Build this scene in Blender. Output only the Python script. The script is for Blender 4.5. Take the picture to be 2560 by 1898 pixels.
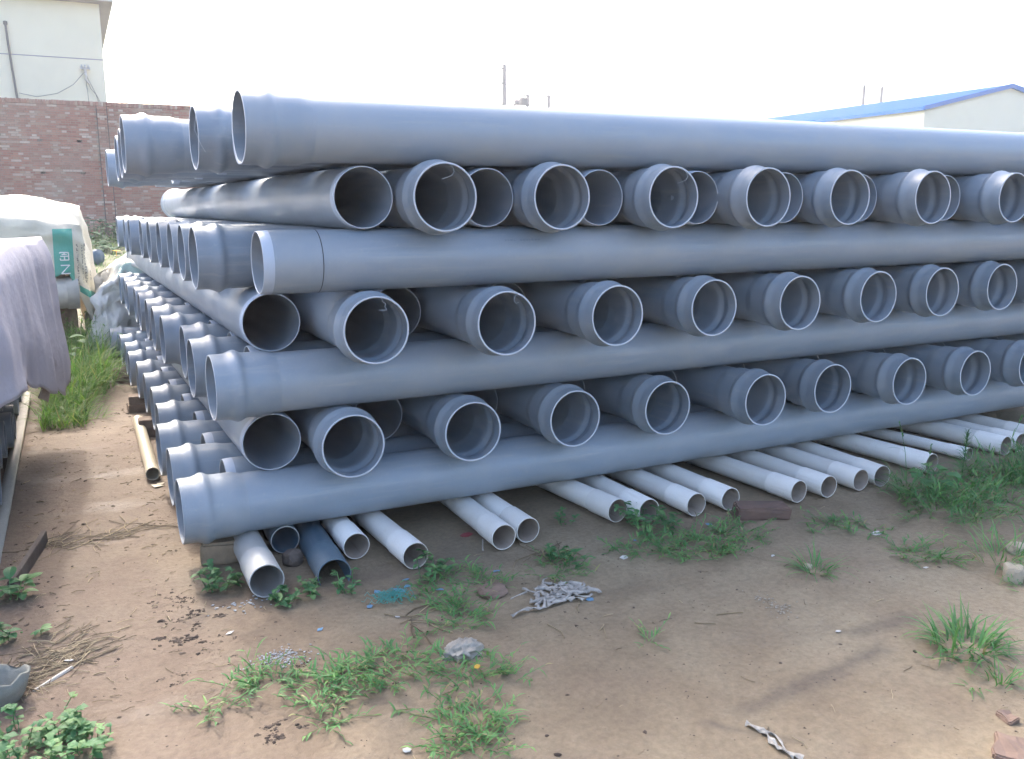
import bpy, bmesh, math, random
from mathutils import Vector, Matrix, noise
R_ = math.radians
rnd = random.Random(7)

# ------------------------------------------------------------------ scene, camera, light
for o in list(bpy.data.objects): bpy.data.objects.remove(o)
S = bpy.context.scene
COL = S.collection
cam = bpy.data.cameras.new('camera'); cam_o = bpy.data.objects.new('camera', cam); COL.objects.link(cam_o)
cam.sensor_fit = 'HORIZONTAL'; cam.sensor_width = 36.0; cam.lens = 31.394
cam.clip_start = 0.05; cam.clip_end = 3000
cr = Vector((0.8912127, -0.4535658, 0.0042362)); cu = Vector((0.0897177, 0.1854262, 0.9785540)); cw = Vector((0.4446241, 0.8717197, -0.2059471))
M4 = Matrix((cr, cu, -cw)).transposed().to_4x4(); M4.translation = Vector((0, 0, 1.5254)); cam_o.matrix_world = M4
S.camera = cam_o
SUN_EL, SUN_AZ = 43.0, -4.0            # azimuth measured from +Y towards +X
W = bpy.data.worlds.new('World'); S.world = W; W.use_nodes = True
wn = W.node_tree.nodes; wl = W.node_tree.links
for n in list(wn): wn.remove(n)
sky = wn.new('ShaderNodeTexSky'); sky.sky_type = 'NISHITA'; sky.sun_disc = False
sky.sun_elevation = R_(SUN_EL); sky.sun_rotation = R_(SUN_AZ); sky.altitude = 50
sky.air_density = 0.8; sky.dust_density = 4.5; sky.ozone_density = 0.4
bg = wn.new('ShaderNodeBackground'); bg.inputs['Strength'].default_value = 0.15
wo = wn.new('ShaderNodeOutputWorld')
wl.new(sky.outputs[0], bg.inputs['Color']); wl.new(bg.outputs[0], wo.inputs['Surface'])
sun = bpy.data.lights.new('sun', 'SUN'); sun.energy = 0.5; sun.angle = R_(1.6); sun.color = (1.0, 0.95, 0.86)
sun_o = bpy.data.objects.new('sun', sun); COL.objects.link(sun_o)
sd = Vector((math.sin(R_(SUN_AZ))*math.cos(R_(SUN_EL)), math.cos(R_(SUN_AZ))*math.cos(R_(SUN_EL)), math.sin(R_(SUN_EL))))
sun_o.rotation_euler = sd.to_track_quat('Z', 'Y').to_euler(); sun_o.location = sd*60
S.view_settings.view_transform = 'Standard'; S.view_settings.look = 'None'
S.view_settings.exposure = 2.42; S.view_settings.gamma = 1.0; S.view_settings.use_curve_mapping = False
S.render.engine = 'CYCLES'
S.cycles.use_adaptive_sampling = True; S.cycles.adaptive_threshold = 0.04
S.cycles.max_bounces = 5; S.cycles.diffuse_bounces = 3; S.cycles.glossy_bounces = 2; S.cycles.transmission_bounces = 2; S.cycles.volume_bounces = 0; S.cycles.caustics_reflective = False; S.cycles.caustics_refractive = False

# ------------------------------------------------------------------ helpers
def tag(o, label=None, cat=None, group=None, kind=None):
    if label: o['label'] = label
    if cat: o['category'] = cat
    if group: o['group'] = group
    if kind: o['kind'] = kind
    return o
def link(name, me, parent=None, mat=None):
    o = bpy.data.objects.new(name, me); COL.objects.link(o)
    if mat and me and not me.materials: me.materials.append(mat)
    if parent: o.parent = parent
    return o
def empty(name, loc=(0, 0, 0), rz=0):
    o = bpy.data.objects.new(name, None); COL.objects.link(o); o.empty_display_size = 0.1
    o.location = loc; o.rotation_euler = (0, 0, rz); return o
class MB:
    def __init__(s): s.v = []; s.f = []
    def add(s, vs, fs):
        b = len(s.v); s.v += [tuple(v) for v in vs]; s.f += [tuple(b+i for i in f) for f in fs]
    def box(s, c, d, M=None):
        x, y, z = d[0]/2, d[1]/2, d[2]/2
        vs = [Vector((sx*x, sy*y, sz*z)) for sz in (-1, 1) for sy in (-1, 1) for sx in (-1, 1)]
        if M: vs = [M @ v for v in vs]
        s.add([v+Vector(c) for v in vs], [(0, 2, 3, 1), (4, 5, 7, 6), (0, 1, 5, 4), (2, 6, 7, 3), (0, 4, 6, 2), (1, 3, 7, 5)])
    def tube(s, pts, r, n=6, cap=True):
        pts = [Vector(p) for p in pts]; m = len(pts); rs = r if isinstance(r, (list, tuple)) else [r]*m
        vs = []
        for i, p in enumerate(pts):
            t = (pts[min(i+1, m-1)]-pts[max(i-1, 0)]).normalized()
            a = t.orthogonal().normalized() if i == 0 else (a-t*a.dot(t)).normalized()
            b = t.cross(a)
            vs += [p+(a*math.cos(2*math.pi*k/n)+b*math.sin(2*math.pi*k/n))*rs[i] for k in range(n)]
        fs = [(i*n+k, i*n+(k+1) % n, (i+1)*n+(k+1) % n, (i+1)*n+k) for i in range(m-1) for k in range(n)]
        if cap: fs += [tuple(range(n))[::-1], tuple((m-1)*n+k for k in range(n))]
        s.add(vs, fs)
    def lathe(s, prof, n=64, axis='y'):            # prof: (along, radius)
        vs = []
        for a, r in prof:
            for k in range(n):
                t = 2*math.pi*k/n
                vs.append((r*math.cos(t), a, r*math.sin(t)) if axis == 'y' else (r*math.cos(t), r*math.sin(t), a))
        fs = [(i*n+k, i*n+(k+1) % n, (i+1)*n+(k+1) % n, (i+1)*n+k) for i in range(len(prof)-1) for k in range(n)]
        s.add(vs, fs)
    def mesh(s, name, mat=None, smooth=False):
        me = bpy.data.meshes.new(name); me.from_pydata(s.v, [], s.f)
        if smooth: me.polygons.foreach_set('use_smooth', [True]*len(me.polygons))
        if mat: me.materials.append(mat)
        me.update(); return me
    def obj(s, name, mat=None, parent=None, smooth=False): return link(name, s.mesh(name, mat, smooth), parent)
def bevel_box(name, d, mat, rough=0.0, seed=0, bev=0.004):
    bm = bmesh.new(); bmesh.ops.create_cube(bm, size=1.0)
    for v in bm.verts: v.co = Vector((v.co.x*d[0], v.co.y*d[1], v.co.z*d[2]))
    if rough:
        bmesh.ops.subdivide_edges(bm, edges=bm.edges[:], cuts=2, use_grid_fill=True)
    bmesh.ops.bevel(bm, geom=[e for e in bm.edges if e.calc_face_angle(0) > 0.5], offset=bev, segments=2, affect='EDGES')
    if rough:
        for v in bm.verts: v.co += noise.noise_vector(v.co*28+Vector((seed*7.1, seed, 3)))*rough
    me = bpy.data.meshes.new(name); bm.to_mesh(me); bm.free(); me.materials.append(mat)
    me.polygons.foreach_set('use_smooth', [not rough]*len(me.polygons)); return me
def rock(name, size, mat, seed):
    bm = bmesh.new(); bmesh.ops.create_icosphere(bm, subdivisions=3, radius=1)
    for v in bm.verts:
        n = noise.noise(v.co*1.3+Vector((seed, 2*seed, 0)))*0.35+noise.noise(v.co*4+Vector((seed, 0, seed)))*0.10
        c = v.co*(1+n); m = max(abs(c.x), abs(c.y), abs(c.z)); c = c.lerp(c/m*0.9, 0.45)
        v.co = Vector((c.x*size[0], c.y*size[1], c.z*size[2]))
    me = bpy.data.meshes.new(name); bm.to_mesh(me); bm.free(); me.materials.append(mat); return me

# ------------------------------------------------------------------ materials
def mat_new(name):
    m = bpy.data.materials.new(name); m.use_nodes = True; nt = m.node_tree
    return m, nt, nt.nodes['Principled BSDF']
def N(nt, t, **kw):
    n = nt.nodes.new('ShaderNode'+t)
    for k, v in kw.items():
        if hasattr(n, k): setattr(n, k, v)
        else: n.inputs[k].default_value = v
    return n
def ramp(nt, stops, interp='LINEAR'):
    r = nt.nodes.new('ShaderNodeValToRGB'); r.color_ramp.interpolation = interp
    e = r.color_ramp.elements
    while len(e) < len(stops): e.new(0.5)
    for x, (p, c) in zip(e, stops): x.position = p; x.color = (*c, 1) if len(c) == 3 else c
    return r
def mixc(nt, fac, a, b, mode='MIX'):
    m = nt.nodes.new('ShaderNodeMix'); m.data_type = 'RGBA'; m.blend_type = mode
    for sock, v in ((m.inputs[0], fac), (m.inputs[6], a), (m.inputs[7], b)):
        if isinstance(v, (int, float)): sock.default_value = v
        elif isinstance(v, tuple): sock.default_value = (*v, 1) if len(v) == 3 else v
        else: nt.links.new(v, sock)
    return m.outputs[2]
def mathn(nt, op, a, b=0.0, c=None):
    m = nt.nodes.new('ShaderNodeMath'); m.operation = op
    for i, v in enumerate((a, b, c)):
        if v is None: continue
        if isinstance(v, (int, float)): m.inputs[i].default_value = v
        else: nt.links.new(v, m.inputs[i])
    return m.outputs[0]
def bumpn(nt, h, strength, dist, bsdf):
    b = N(nt, 'Bump'); b.inputs['Strength'].default_value = strength; b.inputs['Distance'].default_value = dist
    nt.links.new(h, b.inputs['Height']); nt.links.new(b.outputs[0], bsdf.inputs['Normal']); return b
def coords(nt, kind='Object', scale=(1, 1, 1), rand=True):
    tc = N(nt, 'TexCoord'); mp = N(nt, 'Mapping'); mp.inputs['Scale'].default_value = scale
    nt.links.new(tc.outputs[kind], mp.inputs[0])
    if rand:
        oi = N(nt, 'ObjectInfo'); m = N(nt, 'VectorMath', operation='SCALE'); m.inputs[0].default_value = (37, 91, 53)
        nt.links.new(oi.outputs['Random'], m.inputs['Scale']); nt.links.new(m.outputs[0], mp.inputs['Location'])
    return mp.outputs[0]
def noisen(nt, vec, scale, detail=4, rough=0.55):
    n = N(nt, 'TexNoise'); n.inputs['Scale'].default_value = scale; n.inputs['Detail'].default_value = detail; n.inputs['Roughness'].default_value = rough
    if vec: nt.links.new(vec, n.inputs['Vector'])
    return n.outputs[0]

def pipe_mat(name, base, dirt, rough=0.4, dirtamt=0.35, streak=True, spec=0.5):
    m, nt, b = mat_new(name); L = nt.links
    v = coords(nt); vs = coords(nt, scale=(6, 0.35, 6))
    oi = N(nt, 'ObjectInfo'); hs = N(nt, 'HueSaturation'); hs.inputs['Color'].default_value = (*base, 1)
    L.new(mathn(nt, 'MULTIPLY_ADD', oi.outputs['Random'], 0.24, 0.88), hs.inputs['Value'])
    n1 = noisen(nt, v, 2.2, 4, 0.65); n2 = noisen(nt, vs, 7, 3, 0.6); n3 = noisen(nt, v, 60, 1, 0.7)
    f1 = ramp(nt, [(0.42, (0, 0, 0)), (0.75, (1, 1, 1))]); L.new(n1, f1.inputs[0])
    f2 = ramp(nt, [(0.5, (0, 0, 0)), (0.8, (1, 1, 1))]); L.new(n2, f2.inputs[0])
    f = mathn(nt, 'MULTIPLY', mathn(nt, 'MAXIMUM', f1.outputs[0], f2.outputs[0]), dirtamt)
    c = mixc(nt, f, hs.outputs[0], dirt)
    sp = ramp(nt, [(0.66, (0, 0, 0)), (0.74, (1, 1, 1))]); L.new(n3, sp.inputs[0])
    c = mixc(nt, mathn(nt, 'MULTIPLY', sp.outputs[0], dirtamt*0.5), c, dirt)
    wv = coords(nt, scale=(9, 1.6, 9)); n4 = noisen(nt, wv, 3.1, 2, 0.5)
    sc = ramp(nt, [(0.492, (0, 0, 0)), (0.4995, (1, 1, 1)), (0.507, (0, 0, 0))]); L.new(n4, sc.inputs[0])
    n5 = ramp(nt, [(0.52, (0, 0, 0)), (0.62, (1, 1, 1))]); L.new(n1, n5.inputs[0])
    c = mixc(nt, mathn(nt, 'MULTIPLY', mathn(nt, 'MULTIPLY', sc.outputs[0], n5.outputs[0]), 0.22), c, dirt)
    L.new(c, b.inputs['Base Color'])
    L.new(mathn(nt, 'MULTIPLY_ADD', f1.outputs[0], 0.22, rough), b.inputs['Roughness'])
    b.inputs['Specular IOR Level'].default_value = spec
    bumpn(nt, n2, 0.08, 0.002, b)
    return m
PVC = pipe_mat('grey_pvc', (0.222, 0.270, 0.320), (0.38, 0.385, 0.375), 0.34, 0.42)
PVC_RIM, nt, b = mat_new('cut_pvc_edge'); b.inputs['Base Color'].default_value = (0.44, 0.48, 0.53, 1); b.inputs['Roughness'].default_value = 0.5
PVC_CH = pipe_mat('chamfered_pvc', (0.40, 0.46, 0.54), (0.45, 0.45, 0.45), 0.5, 0.15)
WPVC = pipe_mat('white_pvc', (0.86, 0.85, 0.81), (0.50, 0.44, 0.36), 0.42, 0.30)
WRIM = pipe_mat('white_pvc_edge', (0.74, 0.72, 0.66), (0.36, 0.29, 0.22), 0.6, 0.6)
GPVC = pipe_mat('pale_grey_pvc', (0.42, 0.44, 0.44), (0.34, 0.29, 0.23), 0.42, 0.45)
BPVC = pipe_mat('dark_blue_grey_pvc', (0.050, 0.105, 0.150), (0.24, 0.25, 0.25), 0.5, 0.42)
CREAM = pipe_mat('cream_pvc', (0.62, 0.56, 0.42), (0.35, 0.28, 0.2), 0.35, 0.3)
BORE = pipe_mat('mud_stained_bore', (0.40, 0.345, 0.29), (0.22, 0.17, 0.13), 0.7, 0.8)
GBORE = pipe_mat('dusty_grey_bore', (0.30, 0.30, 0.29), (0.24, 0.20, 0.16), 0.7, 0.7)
INK, nt, b = mat_new('black_ink'); b.inputs['Base Color'].default_value = (0.02, 0.02, 0.025, 1); b.inputs['Roughness'].default_value = 0.6

def soil_mat():
    m, nt, b = mat_new('packed_mud'); L = nt.links
    g = N(nt, 'NewGeometry'); P = g.outputs['Position']
    big = noisen(nt, P, 0.75, 3, 0.6); mid = noisen(nt, P, 3.2, 5, 0.66); fine = noisen(nt, P, 42, 3, 0.7); vf = noisen(nt, P, 190, 1, 0.7)
    c = ramp(nt, [(0.30, (0.152, 0.112, 0.070)), (0.46, (0.208, 0.160, 0.102)), (0.60, (0.250, 0.202, 0.132)), (0.75, (0.272, 0.228, 0.150))])
    L.new(mathn(nt, 'MULTIPLY_ADD', mid, 0.55, mathn(nt, 'MULTIPLY', big, 0.48)), c.inputs[0])
    red = ramp(nt, [(0.50, (0, 0, 0)), (0.68, (1, 1, 1))]); L.new(noisen(nt, P, 1.3, 4, 0.6), red.inputs[0])
    c1 = mixc(nt, mathn(nt, 'MULTIPLY', red.outputs[0], 0.35), c.outputs[0], (0.220, 0.155, 0.108))
    # damp dark smears, stretched across the yard
    mp = N(nt, 'Mapping'); mp.inputs['Rotation'].default_value = (0, 0, R_(24)); mp.inputs['Scale'].default_value = (0.9, 2.6, 1); L.new(P, mp.inputs[0])
    dk = ramp(nt, [(0.56, (0, 0, 0)), (0.70, (1, 1, 1))]); L.new(noisen(nt, mp.outputs[0], 1.15, 7, 0.66), dk.inputs[0])
    c2 = mixc(nt, mathn(nt, 'MULTIPLY', dk.outputs[0], 0.4), c1, (0.135, 0.105, 0.073))
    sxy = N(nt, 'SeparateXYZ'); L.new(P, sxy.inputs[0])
    # trodden left path: pinker mud, its colour also darkened to tame the sunlight
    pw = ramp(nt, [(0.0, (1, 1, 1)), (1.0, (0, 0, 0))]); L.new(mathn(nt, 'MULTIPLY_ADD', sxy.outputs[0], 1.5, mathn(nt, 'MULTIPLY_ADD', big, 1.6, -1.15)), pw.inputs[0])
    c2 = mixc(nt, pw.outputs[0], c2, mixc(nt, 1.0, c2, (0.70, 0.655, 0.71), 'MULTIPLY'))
    def smear(cc, x0, y0, x1, y1, wd, amt):
        l = math.hypot(x1-x0, y1-y0); ux, uy = (x1-x0)/l, (y1-y0)/l
        dx = mathn(nt, 'SUBTRACT', sxy.outputs[0], x0); dy = mathn(nt, 'SUBTRACT', sxy.outputs[1], y0)
        t = mathn(nt, 'ADD', mathn(nt, 'MULTIPLY', dx, ux), mathn(nt, 'MULTIPLY', dy, uy))
        d = mathn(nt, 'ABSOLUTE', mathn(nt, 'ADD', mathn(nt, 'MULTIPLY', dx, -uy), mathn(nt, 'MULTIPLY', dy, ux)))
        wob = mathn(nt, 'MULTIPLY_ADD', mid, wd*2.2, wd*-1.1)
        a = mathn(nt, 'SMOOTH_MIN', mathn(nt, 'SUBTRACT', wd, mathn(nt, 'ADD', d, wob)), mathn(nt, 'MULTIPLY', mathn(nt, 'MINIMUM', t, mathn(nt, 'SUBTRACT', l, t)), .5), .01)
        r_ = ramp(nt, [(0.0, (0, 0, 0)), (1.0, (1, 1, 1))]); L.new(mathn(nt, 'MULTIPLY', a, 1.2/wd), r_.inputs[0])
        return mixc(nt, mathn(nt, 'MULTIPLY', r_.outputs[0], amt), cc, (0.105, 0.083, 0.062))
    c2 = smear(c2, 1.66, 1.83, 2.47, 1.93, .055, .6); c2 = smear(c2, 2.33, 2.05, 2.75, 2.02, .05, .55); c2 = smear(c2, 1.55, 1.86, 1.78, 1.62, .03, .5)
    c2 = smear(c2, .55, 3.30, 1.9, 3.25, .22, .45); c2 = smear(c2, .30, 3.10, .44, 3.32, .06, .5); c2 = smear(c2, .62, 2.42, .86, 2.34, .05, .4)
    fr = ramp(nt, [(0.30, (0.80, 0.79, 0.78)), (0.62, (1.06, 1.06, 1.06))]); L.new(fine, fr.inputs[0])
    c3 = mixc(nt, 1.0, c2, fr.outputs[0], 'MULTIPLY')
    sp = ramp(nt, [(0.70, (0, 0, 0)), (0.76, (1, 1, 1))]); L.new(vf, sp.inputs[0])
    c4 = mixc(nt, mathn(nt, 'MULTIPLY', sp.outputs[0], 0.35), c3, (0.33, 0.28, 0.22))
    # grassy soil far away
    sx = N(nt, 'SeparateXYZ'); L.new(P, sx.inputs[0])
    far = ramp(nt, [(0.0, (0, 0, 0)), (1.0, (1, 1, 1))]); L.new(mathn(nt, 'MULTIPLY_ADD', sx.outputs[1], 0.2, -2.2), far.inputs[0])
    gn = ramp(nt, [(0.35, (0.16, 0.15, 0.07)), (0.6, (0.075, 0.10, 0.035)), (0.75, (0.19, 0.165, 0.10))]); L.new(noisen(nt, P, 1.7, 8, 0.7), gn.inputs[0])
    c5 = mixc(nt, far.outputs[0], c4, gn.outputs[0])
    L.new(c5, b.inputs['Base Color'])
    L.new(mathn(nt, 'MULTIPLY_ADD', dk.outputs[0], -0.22, 0.78), b.inputs['Roughness']); b.inputs['Specular IOR Level'].default_value = 0.35
    h = mathn(nt, 'ADD', mathn(nt, 'MULTIPLY', mid, 1.2), mathn(nt, 'MULTIPLY_ADD', fine, 0.35, mathn(nt, 'MULTIPLY', vf, 0.07)))
    bumpn(nt, h, 0.7, 0.016, b)
    return m
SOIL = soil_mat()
def leaf_mat(name, stops, trans=0.28, rough=0.5):
    m, nt, b = mat_new(name); L = nt.links
    g = N(nt, 'NewGeometry'); r = ramp(nt, stops); L.new(g.outputs['Random Per Island'], r.inputs[0])
    nn = noisen(nt, g.outputs['Position'], 5, 3)
    mr = ramp(nt, [(0.3, (0.75, 0.75, 0.75)), (0.7, (1.2, 1.2, 1.2))]); L.new(nn, mr.inputs[0])
    c = mixc(nt, 1.0, r.outputs[0], mr.outputs[0], 'MULTIPLY')
    L.new(c, b.inputs['Base Color']); b.inputs['Roughness'].default_value = rough; b.inputs['Specular IOR Level'].default_value = 0.3
    t = N(nt, 'BsdfTranslucent'); L.new(mixc(nt, 1.0, c, (1.2, 1.35, 0.7), 'MULTIPLY'), t.inputs['Color'])
    mx = N(nt, 'MixShader'); mx.inputs[0].default_value = trans
    L.new(b.outputs[0], mx.inputs[1]); L.new(t.outputs[0], mx.inputs[2]); L.new(mx.outputs[0], nt.nodes['Material Output'].inputs[0])
    return m
GRASS = leaf_mat('grass_leaf', [(0.0, (0.075, 0.195, 0.070)), (0.5, (0.105, 0.255, 0.085)), (0.82, (0.150, 0.300, 0.092)), (0.90, (0.19, 0.32, 0.10)), (0.94, (0.30, 0.25, 0.13)), (1.0, (0.22, 0.17, 0.10))])
TALLG = leaf_mat('tall_grass_leaf', [(0.0, (0.075, 0.175, 0.045)), (0.6, (0.12, 0.23, 0.055)), (0.9, (0.19, 0.28, 0.08)), (1.0, (0.30, 0.27, 0.14))], 0.4)
WEED = leaf_mat('weed_leaf', [(0.0, (0.070, 0.180, 0.075)), (0.6, (0.100, 0.225, 0.090)), (1.0, (0.17, 0.29, 0.11))], 0.3)
SQUASH = leaf_mat('squash_leaf', [(0.0, (0.04, 0.095, 0.04)), (1.0, (0.08, 0.14, 0.065))], 0.2, 0.85)
STRAW = leaf_mat('dry_straw', [(0.0, (0.10, 0.075, 0.05)), (0.5, (0.22, 0.17, 0.105)), (1.0, (0.40, 0.32, 0.20))], 0.1, 0.7)
CLOD = leaf_mat('dark_crumb', [(0.0, (0.035, 0.025, 0.019)), (0.6, (0.065, 0.047, 0.035)), (1.0, (0.12, 0.09, 0.066))], 0.0, 0.85)
PETAL = leaf_mat('yellow_petal', [(0.0, (0.75, 0.42, 0.02)), (1.0, (0.85, 0.55, 0.03))], 0.3)
def plain(name, col, rough=0.6, var=0.25, scale=8, bump=0.3, dist=0.004, col2=None):
    m, nt, b = mat_new(name); v = coords(nt)
    n = noisen(nt, v, scale, 7, 0.65); c2 = col2 or tuple(x*(1-var) for x in col)
    r = ramp(nt, [(0.33, c2), (0.66, col)]); nt.links.new(n, r.inputs[0]); nt.links.new(r.outputs[0], b.inputs['Base Color'])
    b.inputs['Roughness'].default_value = rough
    if bump: bumpn(nt, noisen(nt, v, scale*5, 5, 0.7), bump, dist, b)
    return m
REDBRICK = plain('fired_brick', (0.165, 0.100, 0.075), 0.9, 0.5, 14, 0.6, 0.003, (0.105, 0.072, 0.057))
TANSTONE = plain('tan_stone', (0.30, 0.225, 0.145), 0.85, 0.45, 9, 0.6, 0.005)
PALESTONE = plain('pale_stone', (0.42, 0.36, 0.26), 0.85, 0.35, 9, 0.6, 0.005)
PINKSTONE = plain('pink_rubble', (0.23, 0.155, 0.115), 0.85, 0.3, 12, 0.5, 0.004)
WOOD_D = plain('weathered_wood', (0.115, 0.092, 0.075), 0.8, 0.4, 16, 0.5, 0.003)
WOOD_W = plain('bleached_wood', (0.50, 0.47, 0.42), 0.75, 0.3, 18, 0.4, 0.002)
BOARD = plain('pale_timber', (0.42, 0.40, 0.34), 0.6, 0.15, 6, 0.2, 0.002)
CLAY = plain('grey_earthenware', (0.23, 0.235, 0.20), 0.75, 0.35, 14, 0.4, 0.003)
RAG = plain('dirty_rag_cloth', (0.44, 0.415, 0.37), 0.9, 0.55, 30, 0.4, 0.004)
BAGM = plain('dirty_bag_cloth', (0.37, 0.34, 0.285), 0.8, 0.35, 16, 0.4, 0.004)
TEAL = plain('teal_netting', (0.07, 0.34, 0.29), 0.6, 0.4, 20, 0)
BLUEP = plain('blue_plastic', (0.16, 0.31, 0.46), 0.5, 0.3, 30, 0)
WHITEP = plain('white_chip', (0.62, 0.60, 0.56), 0.6, 0.2, 30, 0)
YELP = plain('yellow_scrap', (0.60, 0.36, 0.05), 0.6, 0.2, 30, 0)
REDP = plain('red_scrap', (0.30, 0.045, 0.05), 0.6, 0.3, 30, 0)
SWARF = plain('plastic_shaving', (0.48, 0.54, 0.60), 0.4, 0.1, 30, 0)

# ------------------------------------------------------------------ ground
SY = -0.018
def smooth(a, b, x):
    t = max(0.0, min(1.0, (x-a)/(b-a))); return t*t*(3-2*t)
def gz(x, y, bumps=True):
    z = SY*max(0.0, min(y-3.7, 6.5))+0.28*smooth(14, 27, y)
    if bumps:
        under = smooth(0.55, 0.15, x) + smooth(3.15, 2.7, y)      # calm under the stack
        a = 0.35+0.65*min(1.0, under)
        z += a*(0.016*noise.noise(Vector((x*1.1, y*1.1, 3.7)))+0.008*noise.noise(Vector((x*4.2, y*4.2, 9.1)))+0.004*noise.noise(Vector((x*13, y*13, 1.3))))
    return z
def axis_vals(lo, hi, step, far_lo, far_hi):
    v = []; s = step; x = lo
    while x > far_lo: v.append(x); s *= 1.28; x -= s
    v.append(far_lo); v.reverse()
    x = lo+step
    while x < hi: v.append(x); x += step
    s = step
    while x < far_hi: v.append(x); s *= 1.28; x += s
    v.append(far_hi); return v
gx = axis_vals(-1.0, 5.4, 0.032, -900, 1200); gy = axis_vals(0.7, 8.6, 0.034, -300, 1500)
mb = MB(); nx, ny = len(gx), len(gy)
mb.v = [(x, y, gz(x, y)) for y in gy for x in gx]
mb.f = [(j*nx+i, j*nx+i+1, (j+1)*nx+i+1, (j+1)*nx+i) for j in range(ny-1) for i in range(nx-1)]
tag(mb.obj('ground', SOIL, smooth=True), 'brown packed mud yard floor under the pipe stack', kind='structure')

# ------------------------------------------------------------------ brick wall at the back
def wallbrick_mat(name, island):
    m, nt, b = mat_new(name); L = nt.links
    g = N(nt, 'NewGeometry'); oi = N(nt, 'ObjectInfo')
    r = ramp(nt, [(0.0, (0.25, 0.095, 0.070)), (0.35, (0.32, 0.125, 0.092)), (0.62, (0.36, 0.160, 0.115)), (0.80, (0.34, 0.21, 0.15)), (0.92, (0.44, 0.30, 0.24)), (1.0, (0.53, 0.41, 0.34))])
    L.new(g.outputs['Random Per Island'] if island else oi.outputs['Random'], r.inputs[0])
    n = noisen(nt, g.outputs['Position'], 0.55, 5, 0.6)
    st = ramp(nt, [(0.42, (0, 0, 0)), (0.62, (1, 1, 1))]); L.new(n, st.inputs[0])
    c = mixc(nt, mathn(nt, 'MULTIPLY', st.outputs[0], 0.38), r.outputs[0], (0.34, 0.29, 0.24))
    L.new(mixc(nt, 0.25, c, noise_c(nt, g), 'OVERLAY'), b.inputs['Base Color']); b.inputs['Roughness'].default_value = 0.9
    return m
def noise_c(nt, g):
    n = N(nt, 'TexNoise'); n.inputs['Scale'].default_value = 24; nt.links.new(g.outputs['Position'], n.inputs['Vector']); return n.outputs[0]
WB_I = wallbrick_mat('wall_brick_single', False); WB_S = wallbrick_mat('wall_brick_mass', True)
MORTAR = plain('mortar', (0.30, 0.24, 0.20), 0.95, 0.25, 3, 0)
DARK = plain('painted_hole_shade', (0.025, 0.018, 0.016), 0.95, 0.3, 10, 0)  # shade inside the holes put into the colour, darker than the brick
WY, WZ0, CH = 28.7, -0.10, 0.0625
wall = empty('brick_wall', (0, WY, 0)); tag(wall, 'long red brick boundary wall with putlog holes behind the yard', 'wall')
WX0, WX1, NC = -9.0, 34.0, 63          # courses below the coping
zt = WZ0+NC*CH
PX = (1.43, 1.70)                       # projecting pier
hx = [(-0.0625, 2.865), (0.9375, 2.865), (-0.0625, 1.99), (0.9375, 1.99)]     # on header courses
def course_of(z): return int((z-WZ0)/CH)
holecells = {}
for x, z in hx: holecells.setdefault(course_of(z), []).append(x)
def bx5(mb, x0, x1, z0, z1, yf, d):
    e = 0.004
    mb.add([(x0+e, yf, z0+e), (x1-e, yf, z0+e), (x1-e, yf, z1-e), (x0+e, yf, z1-e), (x0, yf+e, z0), (x1, yf+e, z0), (x1, yf+e, z1), (x0, yf+e, z1), (x0, yf+d, z0), (x1, yf+d, z0), (x1, yf+d, z1), (x0, yf+d, z1)],
           [(0, 1, 2, 3), (4, 5, 1, 0), (5, 6, 2, 1), (6, 7, 3, 2), (7, 4, 0, 3), (8, 9, 5, 4), (9, 10, 6, 5), (10, 11, 7, 6), (11, 8, 4, 7)])
mass = MB(); mort = MB(); single = []
for c in range(NC):
    z0 = WZ0+c*CH; z1 = z0+CH-0.010
    pitch = 0.125 if c % 2 else 0.25
    x = WX0-(0 if c % 2 else 0.0625)
    spans = [WX0]
    for h in sorted(holecells.get(c, [])): spans += [h-0.065, h+0.065]
    spans.append(WX1)
    for a, bb in zip(spans[::2], spans[1::2]): mort.add([(a, 0.012, z0-0.010), (bb, 0.012, z0-0.010), (bb, 0.012, z1), (a, 0.012, z1)], [(0, 1, 2, 3)])
    while x < WX1:
        xa, xb = x+0.005, x+pitch-0.005; x += pitch
        if any(xa < h+0.045 and xb > h-0.045 for h in holecells.get(c, [])): continue
        pier = PX[0] < (xa+xb)/2 < PX[1]
        if xa < PX[0]+.011 < xb+.011 and xb > PX[0]-.011: xb = min(xb, PX[0]-.013) if (xa+xb)/2 < PX[0] else xb; xa = xa if (xa+xb)/2 < PX[0] else max(xa, PX[0]+.013)
        if xb-xa < .02: continue
        yf = rnd.uniform(-0.003, 0.003)-(0.045 if pier else 0)
        if not pier and -0.95 < xa and xb < 1.40 and 32 <= c < 54 and len(single) < 290 and not (xb-xa > 0.2 and rnd.random() < 0.1):
            single.append((xa, xb, z0, z1, yf))
        else: bx5(mass, xa, xb, z0, z1, yf, 0.06)
x = WX0                                 # coping: bricks on edge
while x < WX1:
    dz = rnd.uniform(-0.006, 0.008)
    bx5(mass, x+0.004, x+0.062, zt+0.002, zt+0.118+dz, rnd.uniform(-0.004, 0.004), 0.24)
    mass.add([(x+0.004, 0, zt+0.118+dz), (x+0.062, 0, zt+0.118+dz), (x+0.062, 0.24, zt+0.118+dz), (x+0.004, 0.24, zt+0.118+dz)], [(0, 1, 2, 3)])
    x += 0.066
ob = mass.obj('brickwork', WB_S, wall); ob['kind'] = 'stuff'
mort.obj('mortar', MORTAR, wall)
back = MB(); back.box(((WX0+WX1)/2, 0.26, (WZ0+zt+0.10)/2), (WX1-WX0, 0.06, zt+0.10-WZ0)); back.obj('back_face', MORTAR, wall)
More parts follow.
